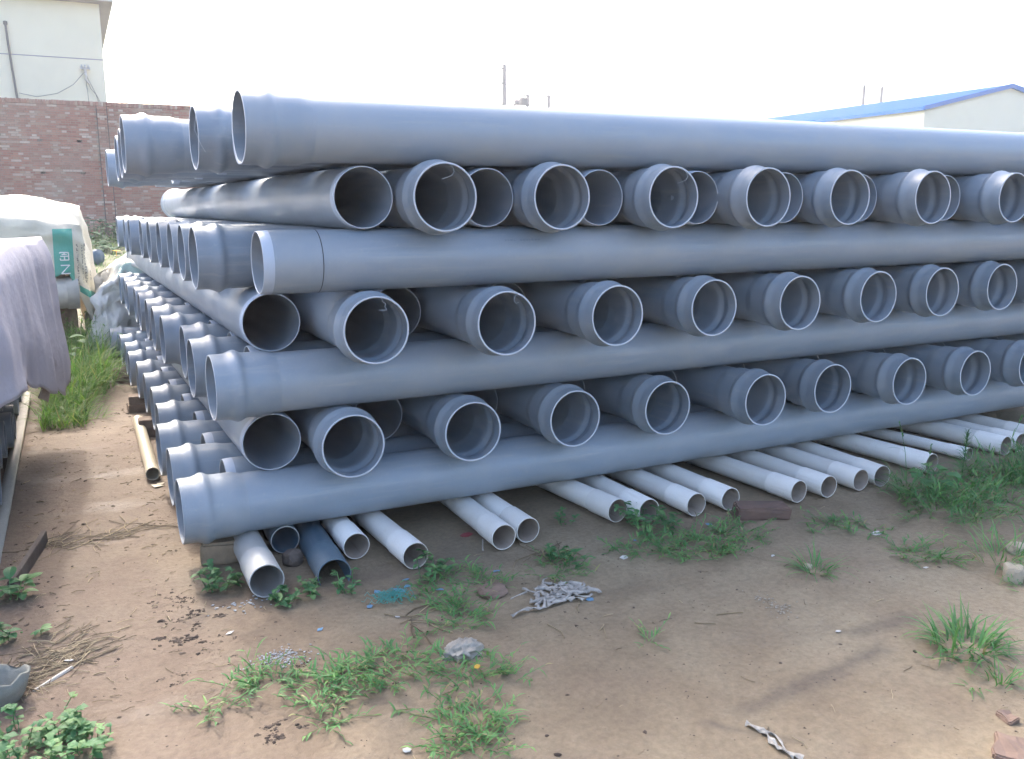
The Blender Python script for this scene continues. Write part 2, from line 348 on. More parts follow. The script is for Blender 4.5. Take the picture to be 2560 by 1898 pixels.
for x, z in hx:
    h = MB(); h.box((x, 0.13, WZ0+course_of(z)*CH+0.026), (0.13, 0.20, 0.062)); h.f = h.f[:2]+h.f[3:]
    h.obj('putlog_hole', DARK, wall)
for px_ in PX:
    m = MB(); m.box((px_, -0.022, (WZ0+zt)/2), (0.022, 0.052, zt-WZ0)); m.obj('pier_joint', plain('dark_joint', (0.12, 0.085, 0.075), 0.95, 0.3, 4, 0), wall)
proto = {}
for xa, xb, z0, z1, yf in single:
    k = round(xb-xa, 3)
    if k not in proto:
        q = MB(); bx5(q, -k/2, k/2, 0, z1-z0, 0, 0.06); proto[k] = q.mesh('brick', WB_I)
    o = link('brick', proto[k], wall); o.location = ((xa+xb)/2, yf, z0)

# ------------------------------------------------------------------ cream building behind the wall
STUCCO = plain('cream_stucco', (0.74, 0.71, 0.55), 0.85, 0.07, 0.8, 0.15, 0.004)
SOFFIT = plain('grey_soffit', (0.30, 0.28, 0.32), 0.8, 0.1, 2, 0)
FASC = plain('pale_fascia', (0.55, 0.54, 0.58), 0.7, 0.1, 2, 0)
METD = plain('dark_conduit', (0.12, 0.12, 0.12), 0.6, 0.2, 6, 0)
PORC = plain('pale_porcelain', (0.50, 0.49, 0.46), 0.5, 0.2, 9, 0)
bld = empty('cream_building', (0, 34, 0)); tag(bld, 'tall cream rendered building with overhanging eaves behind the brick wall', 'building')
m = MB(); m.box((-6.95, 5.0, 3.7), (18.0, 10.0, 7.6)); m.obj('wall', STUCCO, bld)
m = MB(); m.box((-6.6, 4.85, 7.57), (18.05, 10.5, 0.14)); rf = m.obj('roof_overhang', SOFFIT, bld); rf.rotation_euler = (R_(-4.6), 0, 0); rf.location = (0, -.604, .012)
m = MB(); m.box((-6.6, -0.425, 7.72), (18.05, 0.04, 0.42)); m.box((2.445, 4.85, 7.72), (0.04, 10.5, 0.42)); m.obj('fascia', FASC, rf)
m = MB(); m.box((-6.6, 4.85, 8.1), (17.9, 10.3, 0.4)); m.obj('roof_slab', FASC, rf)
m = MB(); m.box((-6.95, -0.004, 5.745), (18.0, 0.012, 0.028)); m.obj('render_joint', SOFFIT, bld)
cp = MB(); cp.tube([(-0.714, 33.93, 6.62), (-0.70, 33.93, 6.2), (-0.66, 33.93, 5.4), (-0.594, 33.93, 4.3), (-0.56, 33.93, 3.5)], 0.035, 8)
c_o = cp.obj('conduit', METD, None, True); tag(c_o, 'dark slanting conduit on the cream building wall', 'conduit')
cq = MB(); cq.lathe([(6.62, 0.0), (6.62, 0.06), (6.72, 0.06), (6.74, 0.0)], 12, 'z'); k = cq.obj('conduit_cap', METD, c_o); k.location = (-0.714, 33.93, 0)
br = empty('cable_bracket', (1.466, 33.92, 5.4)); tag(br, 'small pale cable bracket with hanging wires on cream building', 'bracket')
m = MB(); m.box((0, 0, 0.03), (0.30, 0.12, 0.05)); m.box((0.0, 0, -0.08), (0.08, 0.08, 0.18)); m.obj('plate', PORC, br)
for i, dx in enumerate((-0.1, 0.0, 0.1)):
    m = MB(); m.lathe([(0, 0), (0, 0.03), (0.03, 0.04), (0.05, 0.025), (0.09, 0.03), (0.1, 0)], 10, 'z'); q = m.obj('insulator', PORC, br, True); q.location = (dx, 0, 0.055)
for pts in ([(0, 0, -0.15), (0.03, 0, -0.35), (0.12, 0, -0.6), (0.28, 0, -0.8), (0.36, 0, -1.0), (0.38, 0, -1.5)], [(0, 0, -0.12), (0.08, 0, -0.35), (0.15, 0, -0.5), (0.25, 0, -0.75), (0.34, 0, -1.1), (0.36, 0, -1.5)],
            [(0, 0, -0.15), (0.0, 0, -0.5), (0.03, 0, -1.1), (0.06, 0, -1.5)], [(-0.05, 0, -0.1), (-0.4, 0, -0.5), (-0.9, 0, -0.8), (-1.5, 0, -0.93), (-2.0, 0, -0.84)]):
    m = MB(); m.tube(pts, 0.009, 5); m.obj('cable', METD, br)
m = MB(); m.tube([(0, -0.02, -0.12), (0.02, -0.02, -0.22), (-0.02, -0.02, -0.30), (0.05, -0.02, -0.40), (0.10, -0.02, -0.45)], 0.035, 6); m.obj('cable_coil', PORC, br, True)

# ------------------------------------------------------------------ blue roofed shed on the right
BLUER = plain('blue_roof_sheet', (0.035, 0.16, 0.46), 0.9, 0.08, 0.5, 0); BLUER.node_tree.nodes['Principled BSDF'].inputs['Specular IOR Level'].default_value = 0.05
SHEDW = plain('cream_panel', (0.70, 0.67, 0.55), 0.8, 0.06, 0.4, 0)
shed = empty('blue_roofed_shed', (45.257, 36.8, 0), -R_(10.8)); tag(shed, 'cream factory shed with a blue gabled roof beyond the pipe stack', 'building')
HW, RISE, EV, LEN = 6.025, 1.42, 6.396, 27.5
m = MB()
a = [(0.15, 0.15, -0.2), (2*HW-0.15, 0.15, -0.2), (2*HW-0.15, 0.15, EV-0.12), (HW, 0.15, EV+RISE-0.12), (0.15, 0.15, EV-0.12)]
m.add(a+[(x, LEN-0.15, z) for x, y, z in a], [(0, 1, 2, 3, 4), (9, 8, 7, 6, 5), (0, 4, 9, 5), (1, 6, 7, 2)]); m.obj('wall', SHEDW, shed)
for s in (0, 1):
    m = MB(); n = 62
    for i in range(n):                  # ribbed sheet
        y0 = LEN*i/n; y1 = y0+LEN/n*0.55; y2 = LEN*(i+1)/n
        for (ya, yb, h) in ((y0, y1, 0.0), (y1, y2, 0.035)):
            xa, xb = (-0.02, HW) if s == 0 else (2*HW+0.02, HW)
            m.add([(xa, ya, EV+h-0.02), (xb, ya, EV+RISE+h), (xb, yb, EV+RISE+h), (xa, yb, EV+h-0.02), (xa, ya, EV-0.06), (xb, ya, EV+RISE-0.05), (xb, yb, EV+RISE-0.05), (xa, yb, EV-0.06)],
                  [(0, 1, 2, 3), (7, 6, 5, 4), (0, 4, 5, 1), (2, 6, 7, 3), (0, 3, 7, 4)])
    m.obj('roof', BLUER, shed)
    m = MB(); xa, xb = (-0.04, HW) if s == 0 else (2*HW+0.04, HW)
    v = [(xa, -0.06, EV-0.20), (xb, -0.06, EV+RISE-0.20), (xb, -0.06, EV+RISE+0.06), (xa, -0.06, EV+0.06)]
    m.add(v+[(x, 0.12, z) for x, y, z in v], [(0, 1, 2, 3), (7, 6, 5, 4), (0, 4, 5, 1), (1, 5, 6, 2), (2, 6, 7, 3), (3, 7, 4, 0)])
    m.obj('rake_trim', BLUER, shed)
m = MB(); m.box((-0.03, LEN/2, EV-0.12), (0.10, LEN, 0.16)); m.obj('eave_trim', BLUER, shed)
m = MB(); m.box((HW, 0.02, EV-1.72), (2*HW+0.1, 0.3, 0.14)); m.box((-0.05, 3.0, EV-1.72), (0.3, 6, 0.14)); m.obj('lower_ledge', SOFFIT, shed)

# ------------------------------------------------------------------ far utility poles
CONC = plain('pole_concrete', (0.11, 0.11, 0.11), 0.9, 0.1, 1, 0)
def pole(x, y, top, arms, label, r=0.10):
    p = empty('utility_pole', (x, y, 0)); tag(p, label, 'utility pole', 'distant utility poles')
    m = MB(); m.tube([(0, 0, 0), (0, 0, top)], [r*1.35, r*0.8], 10); m.obj('shaft', CONC, p, True)
    for za, w in arms:
        m = MB(); m.box((0, 0, za), (w, 0.10, 0.10), Matrix.Rotation(R_(35), 3, 'Z')); am = m.obj('crossarm', CONC, p)
        for sx in (-0.5, 0, 0.5):
            m = MB(); m.lathe([(0, 0.04), (0.06, 0.06), (0.12, 0.04), (0.2, 0.05), (0.26, 0.0)], 8, 'z'); q = m.obj('insulator', PORC, am); q.location = (sx*w*0.82, sx*w*0.57, za+0.05)
pole(34.85, 70, 11.9, [(11.5, 1.0), (10.35, 1.7)], 'tallest far utility pole with a crossarm at mid height', 0.21)
pole(37.08, 70, 9.6, [(9.45, 1.8)], 'short far pole with drooping crossarm right of the tallest pole', 0.17)
pole(39.14, 70, 9.65, [(9.5, 0.7)], 'short bare far pole, third from the left above the pipes', 0.17)
pole(76.7, 70, 12.5, [(12.3, 0.8)], 'left of two thin poles behind the blue shed roof', 0.19)
pole(79.3, 70, 12.5, [(12.3, 0.8)], 'right of two thin poles behind the blue shed roof', 0.19)
tr = empty('transformer_platform', (36.55, 70, 0)); tag(tr, 'faint transformer on a platform beside the short far pole', 'transformer')
m = MB(); m.box((0, 0, 8.75), (1.6, 0.5, 0.10)); m.tube([(-0.7, 0, 0), (-0.7, 0, 8.7)], 0.09, 8); m.obj('platform', CONC, tr)
m = MB(); m.box((0.15, 0, 9.05), (0.6, 0.45, 0.5)); m.box((-0.5, 0, 8.95), (0.35, 0.3, 0.3)); m.obj('tank', CONC, tr)

# ------------------------------------------------------------------ grey socketed pipes
OD, WALL, LP = 0.125, 0.0072, 6.0
sock = [(0.0, .1343), (.012, .1346), (.042, .1346), (.056, .1358), (.070, .1405), (.082, .1460), (.091, .1480), (.100, .1470), (.109, .1420), (.117, .1370), (.126, .1347), (.145, .1340), (.20, .1340), (.216, .1334), (.240, .1268), (.256, .1250)]
def shell(prof, n):
    m = MB(); m.lathe(prof, n)
    return m
def pipe_meshes(n=72):
    out = shell(sock, n); k = [(s, r-WALL) for s, r in sock]
    out.lathe(k[::-1], n)
    me_s = out.mesh('socket', PVC, True)
    rm = MB(); rm.lathe([(0.0, .1343), (-0.0012, .1335), (-0.0012, .1343-WALL+.0008), (0.0, .1343-WALL)], n); me_r = rm.mesh('rim', PVC_RIM, True)
    b = shell([(.256, OD), (.30, OD), (1.5, OD), (3, OD), (4.5, OD), (LP-.04, OD)], n)
    b.lathe([(LP-.002, OD-WALL), (4.5, OD-WALL), (3, OD-WALL), (1.5, OD-WALL), (.256, OD-WALL)], n)
    me_b = b.mesh('barrel', PVC, True)
    c = shell([(LP-.04, OD), (LP-.036, OD-.0002), (LP-.004, OD-.0022), (LP, OD-.0035)], n); me_c = c.mesh('spigot_end', PVC_CH, True)
    r2 = MB(); r2.lathe([(LP, OD-.0035), (LP+.001, OD-.0042), (LP+.001, OD-WALL+.0006), (LP-.002, OD-WALL)], n); me_r2 = r2.mesh('rim', PVC_RIM, True)
    return me_s, me_r, me_b, me_c, me_r2
ME = pipe_meshes()
ORD = ['first', 'second', 'third', 'fourth', 'fifth', 'sixth', 'seventh', 'eighth', 'ninth', 'tenth', 'eleventh', 'twelfth', 'thirteenth', 'fourteenth', 'fifteenth', 'sixteenth', 'seventeenth', 'eighteenth', 'nineteenth', 'twentieth', 'twenty-first', 'twenty-second', 'twenty-third', 'twenty-fourth']
GP = 'grey socketed pipes in the crossed stack'
def grey_pipe(pos, axis, socket_first, label):
    """axis 'y': near end at pos, running away from the camera; axis 'x': left end at pos, running right"""
    e = empty('grey_pipe', pos)
    tag(e, label, 'pipe', GP)
    d = Vector((0, 1, SY)).normalized() if axis == 'y' else Vector((1, 0, 0))
    if not socket_first: e.location = Vector(pos)+d*LP; d = -d
    q = d.to_track_quat('Y', 'Z')
    e.rotation_mode = 'QUATERNION'; e.rotation_quaternion = q @ Matrix.Rotation(rnd.uniform(0, 6.28), 3, 'Y').to_quaternion()
    k_ = rnd.uniform(-.006, .006); e.scale = (1+k_, 1, 1-k_)
    s = link('socket', ME[0], e); link('rim', ME[1], s)
    b = link('barrel', ME[2], e); c = link('spigot_end', ME[3], e); link('rim', ME[4], c)
    return e
ZL = {1: .240, 2: .4933, 3: .7425, 4: .9927, 5: 1.2505, 6: 1.5039, 7: 1.7555}
YREF = {1: 3.70, 2: 3.42, 3: 3.70, 4: 3.29, 5: 3.55, 6: 3.24, 7: 3.52}
LN = {1: 'bottom lengthwise layer', 3: 'second lengthwise layer', 5: 'third lengthwise layer', 7: 'top lengthwise layer', 2: 'lowest crosswise layer', 4: 'middle crosswise layer', 6: 'upper crosswise layer'}
def zat(l, y): return ZL[l]+SY*(y-YREF[l])
# crosswise layers: sockets towards the camera, alternate pipes turned round with plain ends set back
X6 = [(1.384, 3.292), (1.910, 3.290), (2.462, 3.261), (2.962, 3.210), (3.523, 3.247), (4.066, 3.202), (4.717, 3.198)]
X4 = [(1.098, 3.319), (1.641, 3.263), (2.184, 3.261), (2.753, 3.301), (3.260, 3.265), (3.840, 3.296), (4.360, 3.314), (4.921, 3.349)]
X2 = [(1.033, 3.462), (1.572, 3.453), (2.094, 3.454), (2.608, 3.435), (3.158, 3.352), (3.675, 3.400), (4.205, 3.346), (4.750, 3.336)]
first_plain = {6: (1.112, 3.480), 4: (0.786, 3.760), 2: (0.748, 3.690)}
setback = {6: 0.20, 4: 0.56, 2: 0.50}
for l, arr in ((2, X2), (4, X4), (6, X6)):
    arr = list(arr)
    while arr[-1][0] < 6.0: arr.append((arr[-1][0]+0.54, arr[-1][1]+rnd.uniform(-.03, .03)))
    for i, (x, y) in enumerate(arr):
        grey_pipe((x, y, zat(l, y)), 'y', True, f'grey pipe, {ORD[i]} socket from the left in the {LN[l]}')
    P6 = [(1.650, 3.47), (2.190, 3.44), (2.712, 3.41), (3.240, 3.40), (3.795, 3.43), (4.390, 3.38)] if l == 6 else []
    pl = [first_plain[l]]+P6+[((a[0]+b[0])/2+(-0.005), (a[1]+b[1])/2+setback[l]+rnd.uniform(-.03, .05)) for a, b in list(zip(arr, arr[1:]))[len(P6):]]
    for i, (x, y) in enumerate(pl):
        grey_pipe((x, y, zat(l, y)), 'y', False, f'grey pipe, {ORD[i]} plain end from the left in the {LN[l]}')
# lengthwise layers
x1 = [.364, .386, .391, .439, .459, .463, .459, .441, .454, .449, .395]
x3 = [.519, .509, .538, .493, .495, .505, .501, .513, .496, .512, .507]
Lw = {1: [], 3: [], 5: [], 7: []}
for i in range(11):
    Lw[1].append((3.696+.5235*i, x1[i], True)); Lw[3].append((3.696+.5084*i, x3[i], True))
    if i < 10:
        Lw[1].append((3.696+.5235*(i+.5), .600+rnd.uniform(-.03, .04), False)); Lw[3].append((3.696+.5084*(i+.5), .74+rnd.uniform(-.03, .04), False))
Lw[5].append((3.548, .700, False))
y5 = [4.03, 4.55, 5.10, 5.65, 6.20, 6.75, 7.30, 7.85, 8.38, 8.90]; x5 = [.529, .544, .556, .555, .550, .550, .515, .520, .555, .530]
for i, (y, x) in enumerate(zip(y5, x5)):
    Lw[5].append((y, x, True))
    Lw[5].append((y+.266 if i else 4.29, .76+rnd.uniform(-.03, .04), False))
Lw[7] = [(3.525, .655, True), (3.80, .700, False), (4.145, .580, True), (4.42, .76, False), (4.69, .336, True), (4.965, .80, False), (5.51, .378, True), (5.785, .80, False), (6.06, .393, True), (6.335, .80, False), (6.88, .80, False), (7.15, .83, False), (7.50, .414, True), (7.78, .80, False), (8.05, .80, False)]
front = {}
for l in (1, 3, 5, 7):
    ns = np_ = 0
    for (y, x, s) in sorted(Lw[l]):
        if s: lab = f'grey pipe, {ORD[ns]} socketed left end from the front in the {LN[l]}'; ns += 1
        else: lab = f'grey pipe, {ORD[np_]} plain left end from the front in the {LN[l]}'; np_ += 1
        if l == 5 and abs(y-3.548) < .01: lab = 'foremost grey pipe of the third lengthwise layer, plain end with a black insertion line'
        e = grey_pipe((x, y, zat(l, y)), 'x', s, lab)
        if abs(y-Lw[l][0][0]) < .01 and l not in front: front[l] = e
# black insertion line and faint printed dashes on the front plain pipe
m = MB(); m.lathe([(LP-.225, OD+.0006), (LP-.2285, OD+.0006)], 72); m.obj('insertion_line', INK, front[5], True)
m = MB()
ROT = front[5].rotation_quaternion.to_matrix()
def printed(mb, s0, s1, ang0, ang1, r):
    vs = []
    for a in (ang0, ang1):
        for s in (s0, s1): vs.append((r*math.cos(a), s, r*math.sin(a)))
    mb.add(vs, [(0, 1, 3, 2)])
# find the local angle that faces the camera, a little above the middle
loc = ROT.transposed() @ Vector((0, -0.82, 0.57)); a0 = math.atan2(loc.z, loc.x)
s = LP-1.02
for i in range(11):
    w = rnd.uniform(.004, .011)
    for k in range(3): printed(m, s, s-w, a0-.028+.022*k, a0-.028+.022*k+.012, OD+.0005)
    s -= w+.006+(.02 if i == 3 else 0)
INK2, nt, b = mat_new('faded_ink'); b.inputs['Base Color'].default_value = (0.13, 0.16, 0.21, 1)
m.obj('printed_marking', INK2, front[5])

# curly plastic shavings hanging in some mouths
def shaving(pts, label):
    m = MB(); m.tube(pts, 0.0008, 4); tag(m.obj('plastic_shaving', SWARF), label, 'shaving', 'shavings caught on pipe mouths')
def curl(x, y, z, rr, ang, n, pat):
    px, pz = x+rr*math.cos(ang), z+rr*math.sin(ang)
    return [(px+a, y-0.004+b*0.3, pz+c) for a, b, c in pat]
P1 = [(0, 0, 0.002), (.012, -.01, -.012), (.016, -.02, -.028), (.006, -.02, -.042), (-.014, -.01, -.05), (-.034, 0, -.056)]
P2 = [(0, 0, 0.002), (.004, -.01, -.014), (.014, -.02, -.020), (.010, -.02, -.034), (.018, -.02, -.042), (.008, -.01, -.046), (-.012, 0, -.045)]
P3 = [(0, 0, 0), (-.012, -.01, -.008), (-.018, -.02, -.024), (-.008, -.02, -.036), (.006, -.01, -.034)]
ri = .1343-WALL-.001
shaving(curl(X6[0][0], X6[0][1], zat(6, X6[0][1]), ri, R_(82), 6, P1), 'thin pale shaving curled in the leftmost socket of the upper crosswise layer')
shaving(curl(X6[2][0], X6[2][1], zat(6, X6[2][1]), ri, R_(68), 6, P1), 'thin pale shaving hanging in the third socket of the upper crosswise layer')
shaving(curl(X4[0][0], X4[0][1], zat(4, X4[0][1]), ri, R_(80), 6, P2), 'squiggly pale shaving in the leftmost socket of the middle crosswise layer')
shaving(curl(X4[1][0], X4[1][1], zat(4, X4[1][1]), ri, R_(70), 6, P3), 'looped pale shaving in the second socket of the middle crosswise layer')
shaving([(.578, 4.04, 1.83), (.57, 4.02, 1.80), (.565, 4.01, 1.77), (.575, 4.0, 1.74), (.585, 3.995, 1.71), (.60, 3.99, 1.68)], 'long shaving hanging from the second socket of the top layer')

# ------------------------------------------------------------------ small pipes under the stack
def small_meshes(r, length, sock_len, sock_r, wall, mats, name):
    b = MB(); b.lathe([(sock_len, sock_r), (sock_len+.012, r), (1.0, r), (length, r)], 40); b.lathe([(length, r), (length, r-wall)], 40)
    h = MB(); h.lathe([(length, r-wall), (sock_len+.012, r-wall), (sock_len, sock_r-wall), (.0, sock_r-wall)], 40)
    k = MB(); k.lathe([(0.0, sock_r), (sock_len*.5, sock_r), (sock_len, sock_r)], 40)
    q = MB(); q.lathe([(0, sock_r), (-.0008, sock_r-.0006), (-.0008, sock_r-wall+.0006), (0, sock_r-wall)], 40)
    return b.mesh('barrel', mats[0], True), k.mesh('socket', mats[0], True), q.mesh('rim', mats[1], True), h.mesh('bore', mats[2] if len(mats) > 2 else mats[0], True)
def small_pipe(name, meshes, r, x, y, yaw, pitch, label, group=None, z=None, cat='pipe'):
    e = empty(name, (x, y, (gz(x, y, False)+r+.004) if z is None else z)); e.rotation_euler = (R_(pitch), 0, R_(yaw)); tag(e, label, cat, group)
    link('barrel', meshes[0], e); k = link('socket', meshes[1], e); link('rim', meshes[2], k); link('bore', meshes[3], e)
    return e
WM = small_meshes(.0535, 5.4, .175, .0570, .0032, (WPVC, WRIM, BORE), 'w')
PP = math.degrees(math.atan(SY))*0.6
GW = 'white pipes on the ground under the stack'
wl_ = [(1.026, 3.446, 0.0), (1.212, 3.239, 3.0), (1.626, 3.259, -1.0), (1.759, 3.285, 0.5), (2.252, 3.317, 6.0), (2.384, 3.251, 0.5), (2.634, 3.216, 1.5), (2.836, 3.207, 1.5), (3.218, 3.143, 4.0), (3.411, 3.132, 1.0), (3.645, 3.137, 1.5), (3.799, 3.135, -2.5), (4.228, 3.169, 5.0), (4.932, 3.216, 4.0), (5.075, 3.22, 3.0), (5.30, 3.28, 1.0)]
for i, (x, y, yaw) in enumerate(wl_):
    small_pipe('white_pipe', WM, .057, x, y, yaw, PP, f'white pipe on the ground under the stack, {ORD[i]} white mouth from the left', GW)
TM = small_meshes(.0345, 4.0, .12, .037, .0028, (WPVC, WRIM, BORE), 't')
small_pipe('white_pipe', TM, .037, 4.644, 3.244, 7.0, PP, 'thinnest white pipe at the front, half hidden by the grass at right')
GM = small_meshes(.0625, 5.4, .20, .0665, .0042, (GPVC, GPVC, GBORE), 'g')
small_pipe('pale_grey_pipe', GM, .0665, 0.611, 3.244, -1.0, PP, 'wide pale grey pipe on the ground under the left end of the stack')
DM = small_meshes(.058, 5.2, .15, .061, .0040, (BPVC, GPVC), 'd')
small_pipe('dark_pipe', DM, .061, 0.772, 3.64, -1.0, PP, 'recessed dark pipe mouth behind the pale grey pipe')
small_pipe('dark_blue_pipe', GM_ := small_meshes(.0645, 5.4, .21, .0675, .0040, (BPVC, BPVC), 'b'), .0675, 0.878, 3.262, -3.0, PP, 'scuffed dark blue pipe half sunk in the mud between pale pipes', None, .034)
CM = small_meshes(.0340, 1.35, .10, .036, .0030, (CREAM, CREAM), 'c')
small_pipe('cream_pipe', CM, .036, 0.372, 5.02, -1.5, -0.6, 'short cream pipe on the ground along the left side of the stack')

# ------------------------------------------------------------------ bricks and blocks around the stack
def put(name, me, loc, rot, label, cat, group=None):
    o = link(name, me); o.location = loc; o.rotation_euler = rot; tag(o, label, cat, group); return o
BR = [bevel_box('brick', (.240, .115, .053), REDBRICK, .004, i) for i in range(3)]
MUDBR = plain('muddy_brick', (0.22, 0.16, 0.115), 0.9, 0.4, 12, 0.5, 0.003)
BR2 = [bevel_box('brick', (.240, .115, .053), MUDBR, .004, i+9) for i in range(2)]
put('loose_brick', bevel_box('brick', (.250, .120, .060), REDBRICK, .006, 5, .007), (2.925, 3.085, gz(2.925, 3.085)+.030), (0, 0, R_(-26)), 'dark red brick lying in front of the white pipes', 'brick')
SB = 'support bricks along the left edge of the stack'
for (x, y, n, what) in ((.47, 8.20, 2, 'farthest pair'), (.50, 6.92, 2, 'middle pair'), (.50, 6.10, 2, 'nearest pair')):
    for k in range(n):
        put('support_brick', BR2[k % 2], (x+.012*k, y+.02*k, gz(x, y, False)+.027+.0545*k), (0, 0, R_(4-7*k)), f'{"upper" if k else "lower"} muddy support brick under the stack left edge, {what}', 'brick', SB)
put('support_block', bevel_box('support_block', (.16, .12, .105), TANSTONE, .008, 3, .012), (.515, 3.70, gz(.515, 3.70)+.045), (0, 0, R_(-12)), 'brown block under the left end of the foremost bottom pipe', 'block')
put('stone', rock('stone', (.044, .038, .038), WOOD_D, 3.3), (.775, 3.52, .026), (0, 0, .4), 'angular brown stone between the pale grey and dark blue pipes', 'stone')
put('stone', rock('stone', (.060, .05, .022), PINKSTONE, 8.3), (1.40, 2.90, .008), (0, 0, .2), 'flat reddish stone in the weeds before the white pipes', 'stone')
put('stone', rock('stone', (.050, .04, .045), PALESTONE, 1.3), (3.32, 2.07, .03), (0, 0, .7), 'pale tan stone beside grass at the right edge', 'stone')
put('stone', rock('stone', (.050, .045, .03), PALESTONE, 5.1), (3.60, 2.24, .02), (0, 0, .1), 'rear pale stone at the right edge behind the tan stone', 'stone')
put('rubble', bevel_box('rubble', (.13, .085, .022), PINKSTONE, .012, 2, .004), (2.265, 1.355, gz(2.265, 1.355)+.002), (R_(3), R_(-2), R_(35)), 'pinkish broken brick slab in the lower right corner', 'rubble')
put('rubble', bevel_box('rubble', (.06, .05, .02), PINKSTONE, .012, 6, .004), (2.40, 1.46, gz(2.40, 1.46)+.001), (R_(3), R_(2), R_(75)), 'small brick fragment above the slab at the right bottom edge', 'rubble')
put('stone', rock('stone', (.022, .018, .012), PALESTONE, 4.4), (2.66, 2.52, .012), (0, 0, .5), 'small pale stone inside the middle right grass tuft', 'stone')

# ------------------------------------------------------------------ covered pile at the left: pipes, timber, lavender sheet
STUBM = small_meshes(.100, 2.2, .11, .1065, .006, (PVC, PVC_RIM), 's')
LEAN = 0.018
def footx(y): return -0.335+LEAN*(y-4.64)
for r in range(5):
    for j in range(16):
        y = 4.06+.235*j+(.117 if r % 2 else 0); x = footx(y)-rnd.uniform(0, .05)-(.02 if r % 2 else 0)
        z = gz(x, y, False)+.055+.108+r*.202
        e = empty('stored_pipe', (x, y, z), R_(90)); tag(e, f'grey pipe end in the sheeted left pile, {ORD[r]} row up, {ORD[j]} from the front', 'pipe', 'grey pipes stacked under the lavender sheet')
        link('barrel', STUBM[0], e); k = link('socket', STUBM[1], e); link('rim', STUBM[2], k); link('bore', STUBM[3], e)
tb = bevel_box('timber', (.055, 3.6, .050), BOARD, 0, 0, .004)
put('bottom_timber', tb, (-.313, 5.85, gz(-.33, 5.85, False)+.024), (0, 0, -R_(1.0)), 'pale timber on the ground along the foot of the covered pile', 'timber')

def drape(name, xs, ys, top, hem, flare, fold, nu, nv, nk, mat, thick=0.004, sub=0, nz=None):
    """sheet over a block: xs(y)->(x0,x1), ys=(y0,y1); nk rings hang down to hem(x,y)"""
    U, V = nu+2*nk+1, nv+2*nk+1; mb = MB()
    for j in range(V):
        for i in range(U):
            a = (i-nk)/nu; b_ = (j-nk)/nv
            ca, cb = min(1, max(0, a)), min(1, max(0, b_))
            ka = max(nk-i, i-(nk+nu), 0); kb = max(nk-j, j-(nk+nv), 0); k = max(ka, kb); t = k/nk
            y = ys[0]+(ys[1]-ys[0])*cb; x0, x1 = xs(y); x = x0+(x1-x0)*ca
            z = top(x, y); h = hem(x, y)
            if k:
                ox = (1 if a > 1 else -1 if a < 0 else 0)*(ka/k); oy = (1 if b_ > 1 else -1 if b_ < 0 else 0)*(kb/k)
                l = math.hypot(ox, oy); ox /= l; oy /= l
                z2 = z-(z-h)*t**1.05
                rr = 0.045*math.sin(min(1, t*5)*math.pi/2)
                fo = fold(x, y, t)
                d = rr+flare*t+fo
                x += ox*d+(oy*fo*.5); y += oy*d-(ox*fo*.5); z = z2+(0.012*(1-min(1, t*5)))
            else: z += .012
            if nz: v = nz(Vector((x, y, z)), t if k else 0); x += v.x; y += v.y; z += v.z
            mb.v.append((x, y, z))
    mb.f = [(j*U+i, j*U+i+1, (j+1)*U+i+1, (j+1)*U+i) for j in range(V-1) for i in range(U-1)]
    o = mb.obj(name, mat, None, True)
    sm = o.modifiers.new('thick', 'SOLIDIFY'); sm.thickness = thick; sm.offset = -1
    return o
def cloth_mat(name, col, col2, rough, weave=True):
    m, nt, b = mat_new(name); L = nt.links
    v = coords(nt, rand=False); n = noisen(nt, v, 2.6, 7, 0.62)
    r = ramp(nt, [(0.35, col2), (0.68, col)]); L.new(n, r.inputs[0]); L.new(r.outputs[0], b.inputs['Base Color']); b.inputs['Roughness'].default_value = rough
    h = mathn(nt, 'MULTIPLY_ADD', noisen(nt, v, 9, 5, 0.6), 1.0, mathn(nt, 'MULTIPLY', noisen(nt, v, 240, 2), 0.06))
    bumpn(nt, h, 0.5, 0.02, b)
    t = N(nt, 'BsdfTranslucent'); L.new(r.outputs[0], t.inputs[0]); mx = N(nt, 'MixShader'); mx.inputs[0].default_value = 0.12
    L.new(b.outputs[0], mx.inputs[1]); L.new(t.outputs[0], mx.inputs[2]); L.new(mx.outputs[0], nt.nodes['Material Output'].inputs[0])
    return m, nt, b, r
LAV = cloth_mat('lavender_sheet', (0.56, 0.545, 0.60), (0.47, 0.455, 0.52), 0.75)[0]
def lav_fold(x, y, t):
    f = 0.8*math.sin(y*8.5+1.8*math.sin(y*3.3)+1.1*t)+0.22*math.sin(y*26+2.0+2*t)+0.4*math.sin(x*25+1)
    return f*(0.004+0.014*t)+0.02*noise.noise(Vector((y*3, t*3, 5)))*t
HEMS = [(3.0, .66), (4.66, .65), (5.03, .55), (5.5, .42), (6.0, .29), (6.2, .33), (6.4, .46)]
def lav_hem(x, y):
    y = max(3.01, min(6.39, y))
    for (a, p), (b_, q) in zip(HEMS, HEMS[1:]):
        if a <= y <= b_: return p+(q-p)*smooth(a, b_, y)
lav = drape('lavender_sheet', lambda y: (-2.4, -0.262+.121*(y-4.66)), (3.7, 6.32), lambda x, y: 1.232+.012*math.sin(x*6+y*3), lav_hem, .055, lav_fold, 26, 110, 34, LAV,
            nz=lambda p, t: noise.noise_vector(p*2.2)*(.012+.02*t))
tag(lav, 'lavender grey cloth sheet draped over the pile at the left edge', 'sheet')
